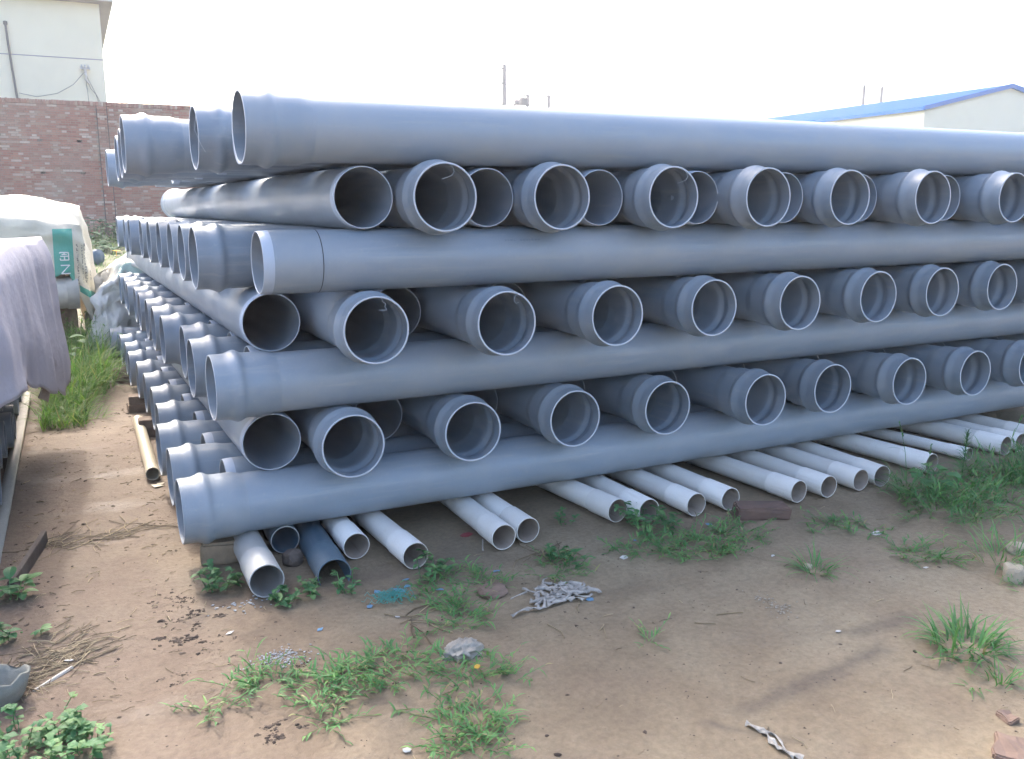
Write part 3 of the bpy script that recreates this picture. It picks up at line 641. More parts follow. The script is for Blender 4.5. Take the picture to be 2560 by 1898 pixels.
# second lower flap of paler lining hanging below the hem
LIN = cloth_mat('pale_lining', (0.46, 0.43, 0.42), (0.34, 0.31, 0.31), 0.8)[0]
m = MB(); nu, nv = 16, 14
for j in range(nv+1):
    for i in range(nu+1):
        y = 5.25+.85*i/nu; t = j/nv
        x = -0.215+.121*(y-4.85)+.05*math.sin(t*2.6)+.012*math.sin(y*24+t*3)
        z = .70-(.70-(.36+.10*abs(math.sin(y*4.4+1))))*t
        m.v.append((x, y, z))
m.f = [(j*(nu+1)+i, j*(nu+1)+i+1, (j+1)*(nu+1)+i+1, (j+1)*(nu+1)+i) for j in range(nv) for i in range(nu)]
fl = m.obj('lining_flap', LIN, lav, True); sm = fl.modifiers.new('thick', 'SOLIDIFY'); sm.thickness = .003

# ------------------------------------------------------------------ printed sack sheet heap behind it
SACK, nt, b, rr = cloth_mat('printed_woven_sack', (0.72, 0.66, 0.51), (0.60, 0.54, 0.41), 0.6)
L = nt.links; g = N(nt, 'NewGeometry'); sx = N(nt, 'SeparateXYZ'); L.new(g.outputs['Position'], sx.inputs[0]); X, Y_, Z = sx.outputs
sn = N(nt, 'SeparateXYZ'); L.new(g.outputs['True Normal'], sn.inputs[0])
def rng(v, a, c): return mathn(nt, 'MULTIPLY', mathn(nt, 'GREATER_THAN', v, a), mathn(nt, 'LESS_THAN', v, c))
frontf = mathn(nt, 'LESS_THAN', Y_, 9.62)
skew = mathn(nt, 'MULTIPLY_ADD', Z, -0.03, X)
green = mathn(nt, 'MULTIPLY', mathn(nt, 'MULTIPLY', rng(skew, -.03, .135), rng(Z, .60, 1.17)), frontf)
green2 = mathn(nt, 'MULTIPLY', mathn(nt, 'MULTIPLY', rng(mathn(nt, 'MULTIPLY_ADD', X, 0.8, Z), .735, .80), rng(X, .19, .40)), 1.0)
green = mathn(nt, 'MAXIMUM', green, green2)
cA = mixc(nt, mathn(nt, 'MULTIPLY', green, 0.92), rr.outputs[0], (0.045, 0.35, 0.26))
# rows of small print: columns of tiny blocks
vw = N(nt, 'CombineXYZ'); L.new(mathn(nt, 'MULTIPLY', skew, 1.0), vw.inputs[0]); L.new(Z, vw.inputs[2])
tn = noisen(nt, vw.outputs[0], 75, 1, 0.5)
dash = mathn(nt, 'GREATER_THAN', tn, 0.52)
cols = mathn(nt, 'MAXIMUM', mathn(nt, 'MAXIMUM', rng(skew, .160, .176), rng(skew, .205, .214)), mathn(nt, 'MAXIMUM', rng(skew, .226, .246), rng(skew, .275, .287)))
txt = mathn(nt, 'MULTIPLY', mathn(nt, 'MULTIPLY', cols, dash), mathn(nt, 'MULTIPLY', rng(Z, .66, 1.03), frontf))
cB = mixc(nt, mathn(nt, 'MULTIPLY', txt, 0.8), cA, (0.06, 0.06, 0.07))
for n_ in nt.nodes:
    if n_.type in ('BSDF_PRINCIPLED',): L.new(cB, n_.inputs['Base Color'])
    if n_.type == 'BSDF_TRANSLUCENT': L.new(cB, n_.inputs['Color'])
def sack_top(x, y): return 1.26-.13*smooth(-.2, .4, x)+.17*smooth(9.45, 10.1, y)+.015*math.sin(x*9+y*4)
def sack_hem(x, y): return 0.74-.46*smooth(.12, .24, x)-.18*smooth(9.6, 10.2, y)+.03*math.sin(x*17)
def sack_fold(x, y, t): return (.012+.03*t)*math.sin(x*13+y*8+1)+.014*math.sin(x*31+y*17)
def crease(p):
    a = 1-2*abs(noise.noise(p*3.1+Vector((4, 1, 7)))); b_ = 1-2*abs(noise.noise(p*6.3+Vector((1, 8, 2))))
    return Vector((a*.6, -a-b_*.7, b_*.5))
sackh = drape('printed_sack_sheet', lambda y: (-2.6, .235+.03*math.sin(y*3)), (9.45, 10.9), sack_top, sack_hem, .05, sack_fold, 44, 26, 22, SACK,
              nz=lambda p, t: noise.noise_vector(p*2.6)*.03+crease(p*1.3)*.034)
tag(sackh, 'cream woven sack sheet with green print over a heap before the brick wall', 'sheet')
WPRINT, nt, b = mat_new('white_print'); b.inputs['Base Color'].default_value = (0.70, 0.72, 0.68, 1); b.inputs['Roughness'].default_value = 0.6
def strokes(segs, cx, cz, sc, mb, y):
    for (x0, z0, x1, z1) in segs:
        d = Vector((x1-x0, 0, z1-z0)); n = Vector((-d.z, 0, d.x)).normalized()*.07
        q = [Vector((x0, 0, z0))+n, Vector((x1, 0, z1))+n, Vector((x1, 0, z1))-n, Vector((x0, 0, z0))-n]
        mb.add([(cx+p.x*sc, y+p.x*0, cz+p.z*sc) for p in q], [(3, 2, 1, 0)])
m = MB()
strokes([(-.5, .5, .5, .5), (.5, .5, -.5, -.5), (-.5, -.5, .5, -.5)], .085, .80, .075, m, 0)                                     # a letter turned on its side
strokes([(-.5, .5, .5, .5), (-.5, 0, .5, 0), (-.5, -.5, .5, -.5), (-.5, -.5, -.5, .5), (.5, -.5, .5, .5), (0, -.5, 0, .5), (-.3, .25, .3, .25)], .085, .92, .07, m, 0)
strokes([(-.5, .4, .5, .4), (-.5, -.1, .5, -.1), (-.2, -.5, -.2, .5), (.3, -.5, .3, .4)], .09, .685, .07, m, 0)
pr = m.obj('white_lettering', WPRINT, sackh)
# drop the lettering onto the sheet's front face
bpy.context.view_layer.update()
dg = bpy.context.evaluated_depsgraph_get(); ev = sackh.evaluated_get(dg)
for v in pr.data.vertices:
    hit, p, n_, _ = ev.ray_cast(Vector((v.co.x, 8.0, v.co.z)), Vector((0, 1, 0)))
    v.co.y = (p.y-.006) if hit else 9.3
# big white drum shaped pipe under the sheet
DRM = small_meshes(.150, 1.6, .10, .158, .008, (plain('dingy_white_plastic', (0.52, 0.49, 0.43), 0.6, 0.35, 5, .2), WRIM), 'dr')
for i, (x, z) in enumerate(((.180, .575),)):
    small_pipe('wide_white_pipe', DRM, .158, x, 9.42, 90, 0, 'wide dingy white pipe end poking out under the sack sheet', None, z)
for cz, dims, lab in ((.12, (1.75, 1.0, .58), 'lower dark crate under the cream sack sheet'), (.72, (1.6, .9, .60), 'upper crate covered by the cream sack sheet')):
    m = MB(); m.box((-.72, 10.2, cz), dims); tag(m.obj('stored_crate', TANSTONE), lab, 'crate', 'crates under the sack sheet')

# ------------------------------------------------------------------ third sheeted heap beside the stack's far left end
WOVEN, nt, b, rr = cloth_mat('white_green_woven_sheet', (0.74, 0.73, 0.68), (0.58, 0.56, 0.51), 0.6)
L = nt.links; g = N(nt, 'NewGeometry'); sx = N(nt, 'SeparateXYZ'); L.new(g.outputs['Position'], sx.inputs[0])
gr_ = ramp(nt, [(0.48, (0, 0, 0)), (0.55, (1, 1, 1))]); L.new(mathn(nt, 'ADD', noisen(nt, g.outputs['Position'], 3, 3), mathn(nt, 'MULTIPLY_ADD', sx.outputs[2], 0.9, -0.72)), gr_.inputs[0])
cc = mixc(nt, mathn(nt, 'MULTIPLY', gr_.outputs[0], 0.75), rr.outputs[0], (0.36, 0.55, 0.50))
for n_ in nt.nodes:
    if n_.type == 'BSDF_PRINCIPLED': L.new(cc, n_.inputs['Base Color'])
h3 = drape('crumpled_woven_sheet', lambda y: (.40, 1.0), (9.35, 10.3), lambda x, y: .62+.26*smooth(.35, .75, x)+.03*math.sin(x*12+y*7), lambda x, y: .02+.12*math.sin(x*9+y*5), .10,
           lambda x, y, t: (.03+.05*t)*math.sin(x*11+y*9)+.03*math.sin(x*23-y*15), 22, 24, 16, WOVEN,
           nz=lambda p, t: noise.noise_vector(p*4.0)*.07+crease(p*2.1)*.065)
tag(h3, 'crumpled white and pale green woven sheet heaped behind the pipe stack', 'sheet')
put('white_board', bevel_box('board', (.115, .95, .05), plain('white_board_paint', (0.74, 0.73, 0.68), 0.5, .1, 5, 0), 0, 0, .004), (.70, 9.35, .84), (R_(-1.0), 0, R_(4)), 'white board lying on the far end of the second lengthwise layer', 'board')
m = MB(); m.lathe([(0, .0), (0, .16), (.10, .16), (.10, .0)], 24); q = m.obj('dark_roll', BPVC, None, True); q.location = (.83, 20.3, gz(.83, 20.3, False)+.15); q.rotation_euler = (0, 0, R_(50))
tag(q, 'small dark round object on the ground behind the sack sheet', 'roll')

# ------------------------------------------------------------------ vegetation
def blade(mb, base, yaw, lean, length, width, bend, segs=5, fold=.25, twist=0):
    p = Vector(base); el = lean; pts = []
    for i in range(segs+1):
        pts.append(p.copy()); st = length/segs
        d = Vector((math.cos(yaw)*math.cos(el), math.sin(yaw)*math.cos(el), math.sin(el)))
        p += d*st; el -= bend/segs; yaw += twist/segs
    side = Vector((-math.sin(yaw), math.cos(yaw), 0)); vs = []
    for i, q in enumerate(pts):
        t = i/segs; w = width*(0.55+1.3*t if t < .35 else (1-t)/.65)*0.5
        if i == segs: vs.append(q)
        else: vs += [q-side*w+Vector((0, 0, w*fold)), q, q+side*w+Vector((0, 0, w*fold))]
    fs = []
    for i in range(segs-1):
        a = i*3; fs += [(a, a+1, a+4, a+3), (a+1, a+2, a+5, a+4)]
    a = (segs-1)*3; fs += [(a, a+1, a+3), (a+1, a+2, a+3)]
    mb.add(vs, fs)
def creeping(mb, cx, cy, n, rad, rr, leaf=(.022, .052), up=(.1, .8), stemlen=(.035, .11)):
    """low creeping grass: stems spread from a centre with short broad blades"""
    for s in range(int(n*1.65)):
        a = rr.uniform(0, 6.283); q = rad*math.sqrt(rr.random()); x, y = cx+q*math.cos(a), cy+q*math.sin(a)
        if noise.noise(Vector((x*14, y*14, 2.2))) < -.12: continue
        yaw = rr.uniform(0, 6.283) if rr.random() < .5 else a+rr.gauss(0, .7); el = rr.uniform(*up); L_ = rr.uniform(*stemlen); z = gz(x, y)+.002
        p = Vector((x, y, z)); pts = [p.copy()]; k = max(3, int(L_/.022))
        for i in range(k):
            p = p+Vector((math.cos(yaw)*math.cos(el), math.sin(yaw)*math.cos(el), math.sin(el)))*L_/k; el -= rr.uniform(0, .16); yaw += rr.gauss(0, .14)
            p.z = max(p.z, gz(p.x, p.y)+.003); pts.append(p.copy())
            blade(mb, p, yaw+rr.choice((-1, 1))*rr.uniform(.35, 1.15), rr.uniform(-.05, 1.0), rr.uniform(*leaf), rr.uniform(.005, .0095), rr.uniform(.3, 1.5), 4)
        mb.tube(pts, .0011, 3, False)
def tuft(mb, cx, cy, n, rad, length, width, rr, lean=(.6, 1.45), bend=(.3, 1.6)):
    for i in range(n):
        a = rr.uniform(0, 6.283); q = rad*math.sqrt(rr.random()); x, y = cx+q*math.cos(a), cy+q*math.sin(a)
        blade(mb, (x, y, gz(x, y)-.003), a+rr.gauss(0, .6), rr.uniform(*lean), rr.uniform(*length), rr.uniform(*width), rr.uniform(*bend), 6, .3, rr.gauss(0, .5))
def broad_leaf(mb, base, yaw, el, L_, w, lobes=0, droop=.5):
    """pointed oval leaf with a fold; lobes>0 gives a wavy outline"""
    n = 7; side = Vector((-math.sin(yaw), math.cos(yaw), 0)); p = Vector(base); vs = []; e = el
    for i in range(n+1):
        t = i/n; ww = w*math.sin(math.pi*min(1, t*.93+.05))**.8*(1+(.28*math.sin(t*lobes*6.283) if lobes else 0))*.5*(0 if i == n else 1)
        vs += [p-side*ww+Vector((0, 0, .22*ww)), p.copy(), p+side*ww+Vector((0, 0, .22*ww))]
        p = p+Vector((math.cos(yaw)*math.cos(e), math.sin(yaw)*math.cos(e), math.sin(e)))*L_/n; e -= droop/n
    fs = []
    for i in range(n): a = i*3; fs += [(a, a+1, a+4, a+3), (a+1, a+2, a+5, a+4)]
    mb.add(vs, fs)
def leafy(mb, cx, cy, n, rad, hgt, leaf, rr, lobes=0):
    mb.tube([(cx, cy, gz(cx, cy)-.01), (cx, cy, gz(cx, cy)+.004)], .004, 5)
    for s in range(max(4, int(n*.72))):
        a = rr.uniform(0, 6.283); q = rad*math.sqrt(rr.random()); x, y = cx+q*math.cos(a)*.95, cy+q*math.sin(a)*.95; z = gz(x, y)
        h = hgt*rr.uniform(.5, 1.1); p = Vector((x, y, z)); pts = [Vector((cx, cy, gz(cx, cy)-.004)), p.copy()]; yaw = a+rr.gauss(0, .5); el = rr.uniform(.7, 1.4); k = 4
        for i in range(k):
            p = p+Vector((math.cos(yaw)*math.cos(el), math.sin(yaw)*math.cos(el), math.sin(el)))*h/k; pts.append(p.copy()); yaw += rr.gauss(0, .3)
            for j in range(1+(rr.random() < .5) if i < k-1 else 3):
                L_ = rr.uniform(*leaf); broad_leaf(mb, p, rr.uniform(0, 6.283), rr.uniform(-.1, .7), L_, L_*rr.uniform(.5, .75), lobes, rr.uniform(.2, 1.0))
        mb.tube(pts, .0016, 4, False)
def veg(name, fn, mat, label, cat, group=None, kind=None, seed=1):
    mb = MB(); fn(mb, random.Random(seed)); o = mb.obj(name, mat); tag(o, label, cat if not kind else None, group, kind); return o
WG = 'weed patches on the mud'
# low creeping grass patches in the foreground
patches = [
 ('creeping grass patch in front of the third and fourth white pipes', [(1.30, 2.99, 34, .15), (1.18, 2.93, 18, .10), (1.42, 3.03, 16, .10)], 3),
 ('creeping weed patch above the crumpled grey bag', [(1.17, 2.74, 26, .10), (1.22, 2.83, 18, .08)], 4),
 ('green weed below the pair of touching white pipes', [(1.72, 2.96, 20, .09), (1.78, 3.05, 8, .07)], 5),
 ('broad creeping grass patch in front of the fifth to eighth white pipes', [(2.20, 3.00, 60, .15), (2.36, 2.90, 80, .14), (2.53, 2.90, 64, .13), (2.68, 2.95, 40, .11), (2.46, 2.97, 30, .14)], 6),
 ('grass patch beyond the loose brick at right', [(3.13, 2.83, 30, .12), (3.22, 2.75, 24, .10)], 7),
 ('flat grass tuft right of centre near a white chip', [(3.20, 2.42, 30, .09), (3.28, 2.38, 18, .08)], 8),
 ('largest creeping grass patch low in the foreground', [(.80, 2.50, 40, .12), (.90, 2.55, 36, .11), (.74, 2.58, 20, .09), (.86, 2.42, 26, .08)], 9),
 ('creeping grass patch left of the largest foreground patch', [(.63, 2.52, 26, .10), (.58, 2.44, 18, .08)], 10),
 ('small grass patch leftmost along the foreground row', [(.40, 2.62, 30, .10), (.30, 2.60, 18, .08), (.50, 2.63, 16, .07)], 11),
 ('weed patch below the crumpled grey bag', [(1.10, 2.42, 24, .09), (1.05, 2.36, 14, .07), (1.19, 2.33, 14, .05)], 12),
 ('grass patch at the bottom edge right of centre', [(.97, 2.13, 34, .10), (.92, 2.04, 26, .09), (1.05, 2.13, 16, .07)], 13),
 ('thin wisp of grass between the foreground patches', [(.86, 2.29, 10, .06), (.92, 2.24, 8, .05)], 14),
 ('tiny grass seedling in the bare mud', [(1.70, 2.32, 6, .03)], 15),
 ('short grass sprig left of centre below the largest patch', [(.60, 2.33, 8, .04)], 16),
]
for lab, cs, sd_ in patches:
    veg('creeping_grass', lambda mb, rr, cs=cs: [creeping(mb, x, y, n, r, rr) for x, y, n, r in cs], GRASS, lab, 'grass patch', WG, None, sd_)
# upright tufts at right
veg('grass_tuft', lambda mb, rr: (tuft(mb, 2.67, 1.80, 110, .10, (.07, .19), (.005, .011), rr, (.35, 1.35), (.4, 1.7)), creeping(mb, 2.66, 1.74, 18, .12, rr)), GRASS, 'tallest upright grass tuft in the lower right mud', 'grass tuft', WG, None, 21)
veg('grass_tuft', lambda mb, rr: (tuft(mb, 2.57, 1.60, 26, .04, (.05, .12), (.003, .007), rr), tuft(mb, 2.47, 1.62, 14, .03, (.04, .09), (.003, .006), rr, (.2, 1.0))), GRASS, 'small grass tuft just below the tallest tuft', 'grass tuft', WG, None, 22)
veg('grass_tuft', lambda mb, rr: tuft(mb, 2.66, 2.48, 60, .05, (.07, .19), (.003, .007), rr, (.2, 1.2)), GRASS, 'spidery grass tuft around a small pale stone', 'grass tuft', WG, None, 23)
veg('grass_tuft', lambda mb, rr: (tuft(mb, 3.46, 2.22, 90, .11, (.10, .24), (.003, .008), rr, (.3, 1.3)), creeping(mb, 3.30, 1.98, 14, .07, rr)), GRASS, 'bushy grass tuft beside the pale stones at the right edge', 'grass tuft', WG, None, 24)
# dense grass in front of the right hand white pipes
def right_grass(mb, rr):
    for i in range(150):
        x = rr.uniform(3.62, 5.0); y = 3.02-.42*rr.random()**1.3*(1.35-.25*abs(x-4.2))+rr.uniform(-.04, .04)
        creeping(mb, x, y, 3, .06, rr, (.05, .10), (.3, 1.3), (.06, .20))
    for i in range(26): tuft(mb, rr.uniform(3.75, 4.9), rr.uniform(2.72, 3.02), 6, .04, (.08, .18), (.003, .007), rr, (.5, 1.4))
    for i in range(60): creeping(mb, rr.uniform(3.5, 4.6), rr.uniform(2.35, 2.72), 1, .06, rr)
    for i in range(30): creeping(mb, rr.uniform(4.05, 4.7), rr.uniform(2.2, 2.6), 2, .08, rr)
veg('grass', right_grass, GRASS, 'dense low grass in front of the white pipes at right', None, None, 'stuff', 31)
def seedstalks(mb, rr):
    for (x, y, h, dx) in ((3.80, 2.98, .40, -.10), (3.92, 2.96, .26, .01), (4.62, 2.95, .44, .16), (4.55, 2.97, .36, .14), (4.72, 2.97, .40, .10), (4.85, 2.98, .46, .06)):
        z = gz(x, y); pts = [(x+dx*t*t, y, z+h*t) for t in (0, .3, .6, .85, 1)]
        mb.tube(pts, [.0016, .0014, .0012, .001, .0008], 4)
        q = Vector(pts[-2])
        for k in range(16): blade(mb, q+(Vector(pts[-1])-q)*rr.uniform(-.3, 1), rr.uniform(0, 6.28), rr.uniform(.8, 1.4), .018, .005, .2, 3)
        blade(mb, pts[2], rr.uniform(0, 6.28), .6, .14, .005, 1.0, 5)
veg('seeding_grass', seedstalks, GRASS, 'tall thin seeding grass stalks before the white pipes at right', 'grass stalks', None, None, 32)
def feathery(mb, rr):
    x, y = 4.28, 3.02; z = gz(x, y); mb.tube([(x, y, z), (x+.01, y, z+.14), (x+.015, y, z+.27)], [.003, .0025, .0015], 5)
    for i in range(90):
        t = i/90; blade(mb, (x+.012*t, y, z+.05+.22*t), i*2.4, .5+.7*t*t, .085*(1-.55*t), .005, .7, 4)
veg('feathery_weed', feathery, WEED, 'upright feathery green weed between white pipes at right', 'weed', None, None, 33)
def mallow(mb, rr):
    for i in range(9):
        a = i*.9+rr.uniform(-.3, .3); x, y = 3.93+.06*math.cos(a), 2.93+.06*math.sin(a); z = .09+.05*rr.random()
        mb.tube([(3.93, 2.93, gz(3.93, 2.93)), (x*.6+3.93*.4, y*.6+2.93*.4, z*.8), (x, y, z)], .0018, 4); broad_leaf(mb, (x, y, z), a, .15, .075, .075, 2, .6)
veg('broad_leaf_weed', mallow, WEED, 'pale broad leaved weed in the grass under a white pipe mouth', 'weed', None, None, 34)
# leafy weeds
veg('leafy_weed', lambda mb, rr: (leafy(mb, -.20, 2.62, 30, .14, .08, (.018, .04), rr, 2), leafy(mb, -.12, 2.53, 14, .10, .06, (.018, .036), rr, 2)), WEED, 'leafy green weed cluster in the lower left corner', 'weed', None, None, 41)
veg('leafy_weed', lambda mb, rr: leafy(mb, -.055, 2.50, 14, .07, .06, (.018, .034), rr, 2), WEED, 'small leafy weed right of the corner cluster', 'weed', None, None, 42)
veg('leafy_weed', lambda mb, rr: leafy(mb, -.265, 3.66, 6, .05, .11, (.04, .075), rr), WEED, 'weed with pointed leaves leaning on the dark plank at left', 'weed', None, None, 43)
veg('leafy_weed', lambda mb, rr: leafy(mb, -.22, 3.35, 5, .09, .05, (.02, .045), rr), WEED, 'thin trailing weed in the shade near the left edge', 'weed', None, None, 44)
veg('leafy_weed', lambda mb, rr: leafy(mb, .455, 3.42, 16, .06, .10, (.02, .045), rr), WEED, 'leafy weed left of the pale grey pipe mouth', 'weed', None, None, 45)
veg('leafy_weed', lambda mb, rr: leafy(mb, .665, 3.19, 10, .05, .06, (.02, .04), rr), WEED, 'leafy weed under the pale grey pipe mouth', 'weed', None, None, 46)
veg('leafy_weed', lambda mb, rr: leafy(mb, .78, 3.22, 12, .06, .06, (.015, .032), rr), WEED, 'sprig of weeds between the pale grey and dark blue pipes', 'weed', None, None, 47)
veg('leafy_weed', lambda mb, rr: leafy(mb, .90, 3.18, 10, .05, .07, (.015, .032), rr), WEED, 'sprig of weeds in front of the dark blue pipe mouth', 'weed', None, None, 48)
veg('leafy_weed', lambda mb, rr: leafy(mb, 1.25, 3.17, 12, .06, .10, (.02, .045), rr), WEED, 'weed climbing at the second white pipe mouth from the left', 'weed', None, None, 49)
veg('leafy_weed', lambda mb, rr: leafy(mb, 2.34, 3.20, 26, .10, .12, (.02, .045), rr), WEED, 'leafy weed around the fifth and sixth white pipe mouths', 'weed', None, None, 50)
veg('leafy_weed', lambda mb, rr: leafy(mb, 2.03, 3.42, 6, .03, .10, (.015, .03), rr), WEED, 'lone sprig beside the fifth white pipe under the stack', 'weed', None, None, 51)
veg('leafy_weed', lambda mb, rr: (leafy(mb, 1.77, 3.02, 10, .08, .08, (.02, .04), rr, 1),), WEED, 'bright leafy weed below the touching pair of white pipes', 'weed', None, None, 52)
# tall grass between the covered pile and the stack
def tall(mb, rr):
    for i in range(2600):
        y = rr.uniform(6.55, 10.2); x = rr.uniform(-.08, .10+.30*smooth(6.6, 8.4, y)+.05*noise.noise(Vector((y*2, 0, 0))))
        if y < 7.6: x = rr.uniform(-.18, .10+.05*(y-6.6))
        h = (.20+.34*smooth(6.5, 8.2, y))*rr.uniform(.6, 1.2)*(1-.4*smooth(.25, .42, x))
        blade(mb, (x, y, gz(x, y)-.004), rr.uniform(0, 6.28), rr.uniform(.8, 1.5), h, rr.uniform(.005, .011), rr.uniform(.3, 2.2), 6, .3, rr.gauss(0, .5))
    for i in range(240):
        x = rr.uniform(.0, .24); y = rr.uniform(6.75, 7.6); blade(mb, (x, y, gz(x, y)), rr.uniform(-1, 1.2), rr.uniform(.1, 1.1), rr.uniform(.06, .2), rr.uniform(.004, .008), rr.uniform(.3, 1.2), 5)
    for i in range(34):
        x = rr.uniform(-.02, .34); y = rr.uniform(7.6, 9.6); h = rr.uniform(.36, .52); z = gz(x, y); dx = rr.uniform(-.1, .12)
        mb.tube([(x, y, z), (x+dx*.3, y, z+h*.6), (x+dx*.8, y, z+h), (x+dx*1.4, y, z+h*.97)], .0017, 3)
        for k in range(10): blade(mb, (x+dx*(.7+.07*k), y, z+h*(.99-.004*k)), rr.uniform(0, 6.28), rr.uniform(.2, 1.4), .02, .006, .2, 3)
veg('tall_grass', tall, TALLG, 'tall green grass between the covered pile and the pipe stack', None, None, 'stuff', 61)
def gourd(mb, rr):
    for (x, y, z, s) in ((.045, 7.3, .45, .13), (.10, 7.6, .38, .09), (.055, 7.5, .33, .09), (.03, 7.8, .25, .08)):
        mb.tube([(x-.04, y+.1, gz(x, y)), (x-.02, y+.03, z*.7), (x, y, z)], .002, 4); broad_leaf(mb, (x, y, z), rr.uniform(-1.2, .2), .3, s, s*.8, 0, 1.0)
veg('vine', gourd, SQUASH, 'pale broad vine leaves beside the lavender sheet', 'vine', None, None, 62)
def squash(mb, rr):
    for i in range(170):
        x = rr.uniform(.55, 2.6); y = rr.uniform(22.3, 27.9); h = .10+.42*smooth(23.0, 27.4, y)*rr.uniform(.6, 1.1); z = gz(x, y, False)
        mb.tube([(x, y, z), (x+.03, y, z+h)], .006, 4); s = rr.uniform(.16, .30); a = rr.uniform(0, 6.28); broad_leaf(mb, (x+.03-s*.4*math.cos(a), y-s*.4*math.sin(a), z+h), a, rr.uniform(.1, .5), s, s*.95, 2, .6)
sq = veg('squash_plant', squash, SQUASH, 'squash plants with broad leaves at the foot of the brick wall', None, None, 'stuff', 63)
m = MB()
for k in range(6): broad_leaf(m, (1.251, 22.0, .175), k*1.047, .5, .10, .075, 0, .8)
m.tube([(1.251, 22.0, gz(1.251, 22, False)), (1.251, 22.0, .18)], .006, 5)
tag(m.obj('squash_flower', PETAL), 'yellow squash flower near the brick wall', 'flower')
def scrub(mb, rr):
    for i in range(2600):
        x = rr.uniform(.2, 3.0); y = rr.uniform(12.5, 28.3)
        blade(mb, (x, y, gz(x, y, False)), rr.uniform(0, 6.28), rr.uniform(.4, 1.4), rr.uniform(.06, .18), rr.uniform(.01, .02), rr.uniform(.3, 1.5), 4)
    for i in range(500):
        x = rr.uniform(-1.5, 6); y = rr.uniform(27.4, 28.5)
        blade(mb, (x, y, gz(x, y, False)), rr.uniform(0, 6.28), rr.uniform(.6, 1.5), rr.uniform(.15, .5), rr.uniform(.02, .04), rr.uniform(.3, 1.5), 5)
veg('scrub_grass', scrub, TALLG, 'thin scrub grass between the heaps and the brick wall', None, None, 'stuff', 64)

# ------------------------------------------------------------------ litter and small things on the mud
def strew(mb, n, region, rr, length, width, flat=True):
    for i in range(n):
        x, y = region(rr); L_ = rr.uniform(*length); a = rr.uniform(0, 6.28) if rr.random() < .6 else rr.gauss(.3, .4)
        z = gz(x, y)+.003; p = Vector((x, y, z)); pts = [p]
        for k in range(3):
            a += rr.gauss(0, .25); q = pts[-1]+Vector((math.cos(a), math.sin(a), 0))*L_/3; q.z = gz(q.x, q.y)+.003+rr.uniform(0, .004); pts.append(q)
        mb.tube(pts, rr.uniform(*width), 4)
def region_of(cx, cy, sx, sy): return lambda rr: (rr.gauss(cx, sx), rr.gauss(cy, sy))
def everywhere(rr): return (rr.uniform(-.35, 3.6), rr.uniform(1.35, 3.3)) if rr.random() < .6 else (rr.uniform(-.35, .42), rr.uniform(2.6, 7.0))
m = MB(); rr = random.Random(71); strew(m, 260, everywhere, rr, (.010, .06), (.0005, .0016)); strew(m, 150, lambda r: (r.uniform(-.3, .40), r.uniform(2.7, 7)), rr, (.012, .05), (.0008, .0022))
tag(m.obj('twig_litter', STRAW), 'scattered bits of straw and twig on the mud', kind='stuff')
m = MB(); strew(m, 150, region_of(-.12, 3.12, .07, .06), rr, (.04, .14), (.0008, .002)); strew(m, 60, region_of(-.20, 2.98, .05, .04), rr, (.03, .1), (.0008, .002))
tag(m.obj('straw_heap', STRAW), 'heap of dry straw above the broken bowl at lower left', 'straw', 'straw heaps')
m = MB(); strew(m, 46, region_of(.02, 4.22, .12, .05), rr, (.08, .30), (.0009, .0024)); strew(m, 40, region_of(-.15, 4.25, .03, .03), rr, (.03, .1), (.001, .002))
tag(m.obj('straw_heap', STRAW), 'long dry stalks trailing across the path by the dark plank', 'straw', 'straw heaps')
m = MB(); strew(m, 16, region_of(1.75, 3.16, .06, .02), rr, (.05, .18), (.0008, .002)); tag(m.obj('dry_stalks', STRAW), 'dry stalks at the touching pair of white pipes', 'stalks')
m = MB(); strew(m, 8, region_of(1.02, 2.84, .05, .03), rr, (.1, .28), (.0015, .003)); tag(m.obj('dry_stalks', STRAW), 'dry stalks below the teal netting', 'stalks')
for (x, y, lab) in ((1.47, 2.47, 'leftmost short dry stalk on the bare mud below the rag'), (1.60, 2.40, 'middle short dry stalk on the bare mud below the rag'), (1.95, 2.36, 'dark bent twig on the bare mud right of centre'), (2.06, 2.37, 'pale short stalk beside the dark bent twig'), (1.62, 2.62, 'crossed straw just below the torn rag')):
    m = MB(); strew(m, 1, lambda r, x=x, y=y: (x, y), rr, (.07, .12), (.0015, .0025)); tag(m.obj('dry_stalk', STRAW), lab, 'stalk', 'single stalks on the bare mud')
# crumbs and clods
def lump(mb, x, y, s, rr, z=None):
    n = 7; vs = []; z = gz(x, y) if z is None else z; h = s*rr.uniform(.2, .5)
    ph = rr.uniform(0, 6.28); rad = [s*rr.uniform(.4, 1.3) for _ in range(n)]
    for lv, (f, hh) in enumerate(((1.0, -.15), (.85, .45), (.4, .95))):
        for k in range(n): a = ph+k*6.283/n; vs.append((x+rad[k]*f*math.cos(a), y+rad[k]*f*math.sin(a)*.9, z+h*hh*rr.uniform(.85, 1.1)))
    vs.append((x, y, z+h))
    fs = [(l*n+k, l*n+(k+1) % n, (l+1)*n+(k+1) % n, (l+1)*n+k) for l in (0, 1) for k in range(n)]+[(2*n+k, 2*n+(k+1) % n, 3*n) for k in range(n)]
    mb.add(vs, fs)
m = MB(); rr = random.Random(72)
for i in range(340):
    x, y = (rr.uniform(-.32, .42), rr.uniform(2.7, 7.2)) if rr.random() < .62 else (rr.uniform(-.2, 3.3), rr.uniform(1.35, 3.1))
    lump(m, x, y, rr.uniform(.002, .008) if rr.random() < .85 else rr.uniform(.007, .013), rr)
for i in range(420):
    x, y = rr.uniform(-.3, .44), 2.9+4.1*rr.random()**1.1
    if noise.noise(Vector((x*5, y*5, 8.8))) > .05: lump(m, x, y, rr.uniform(.002, .004+.006*rr.random()), rr)
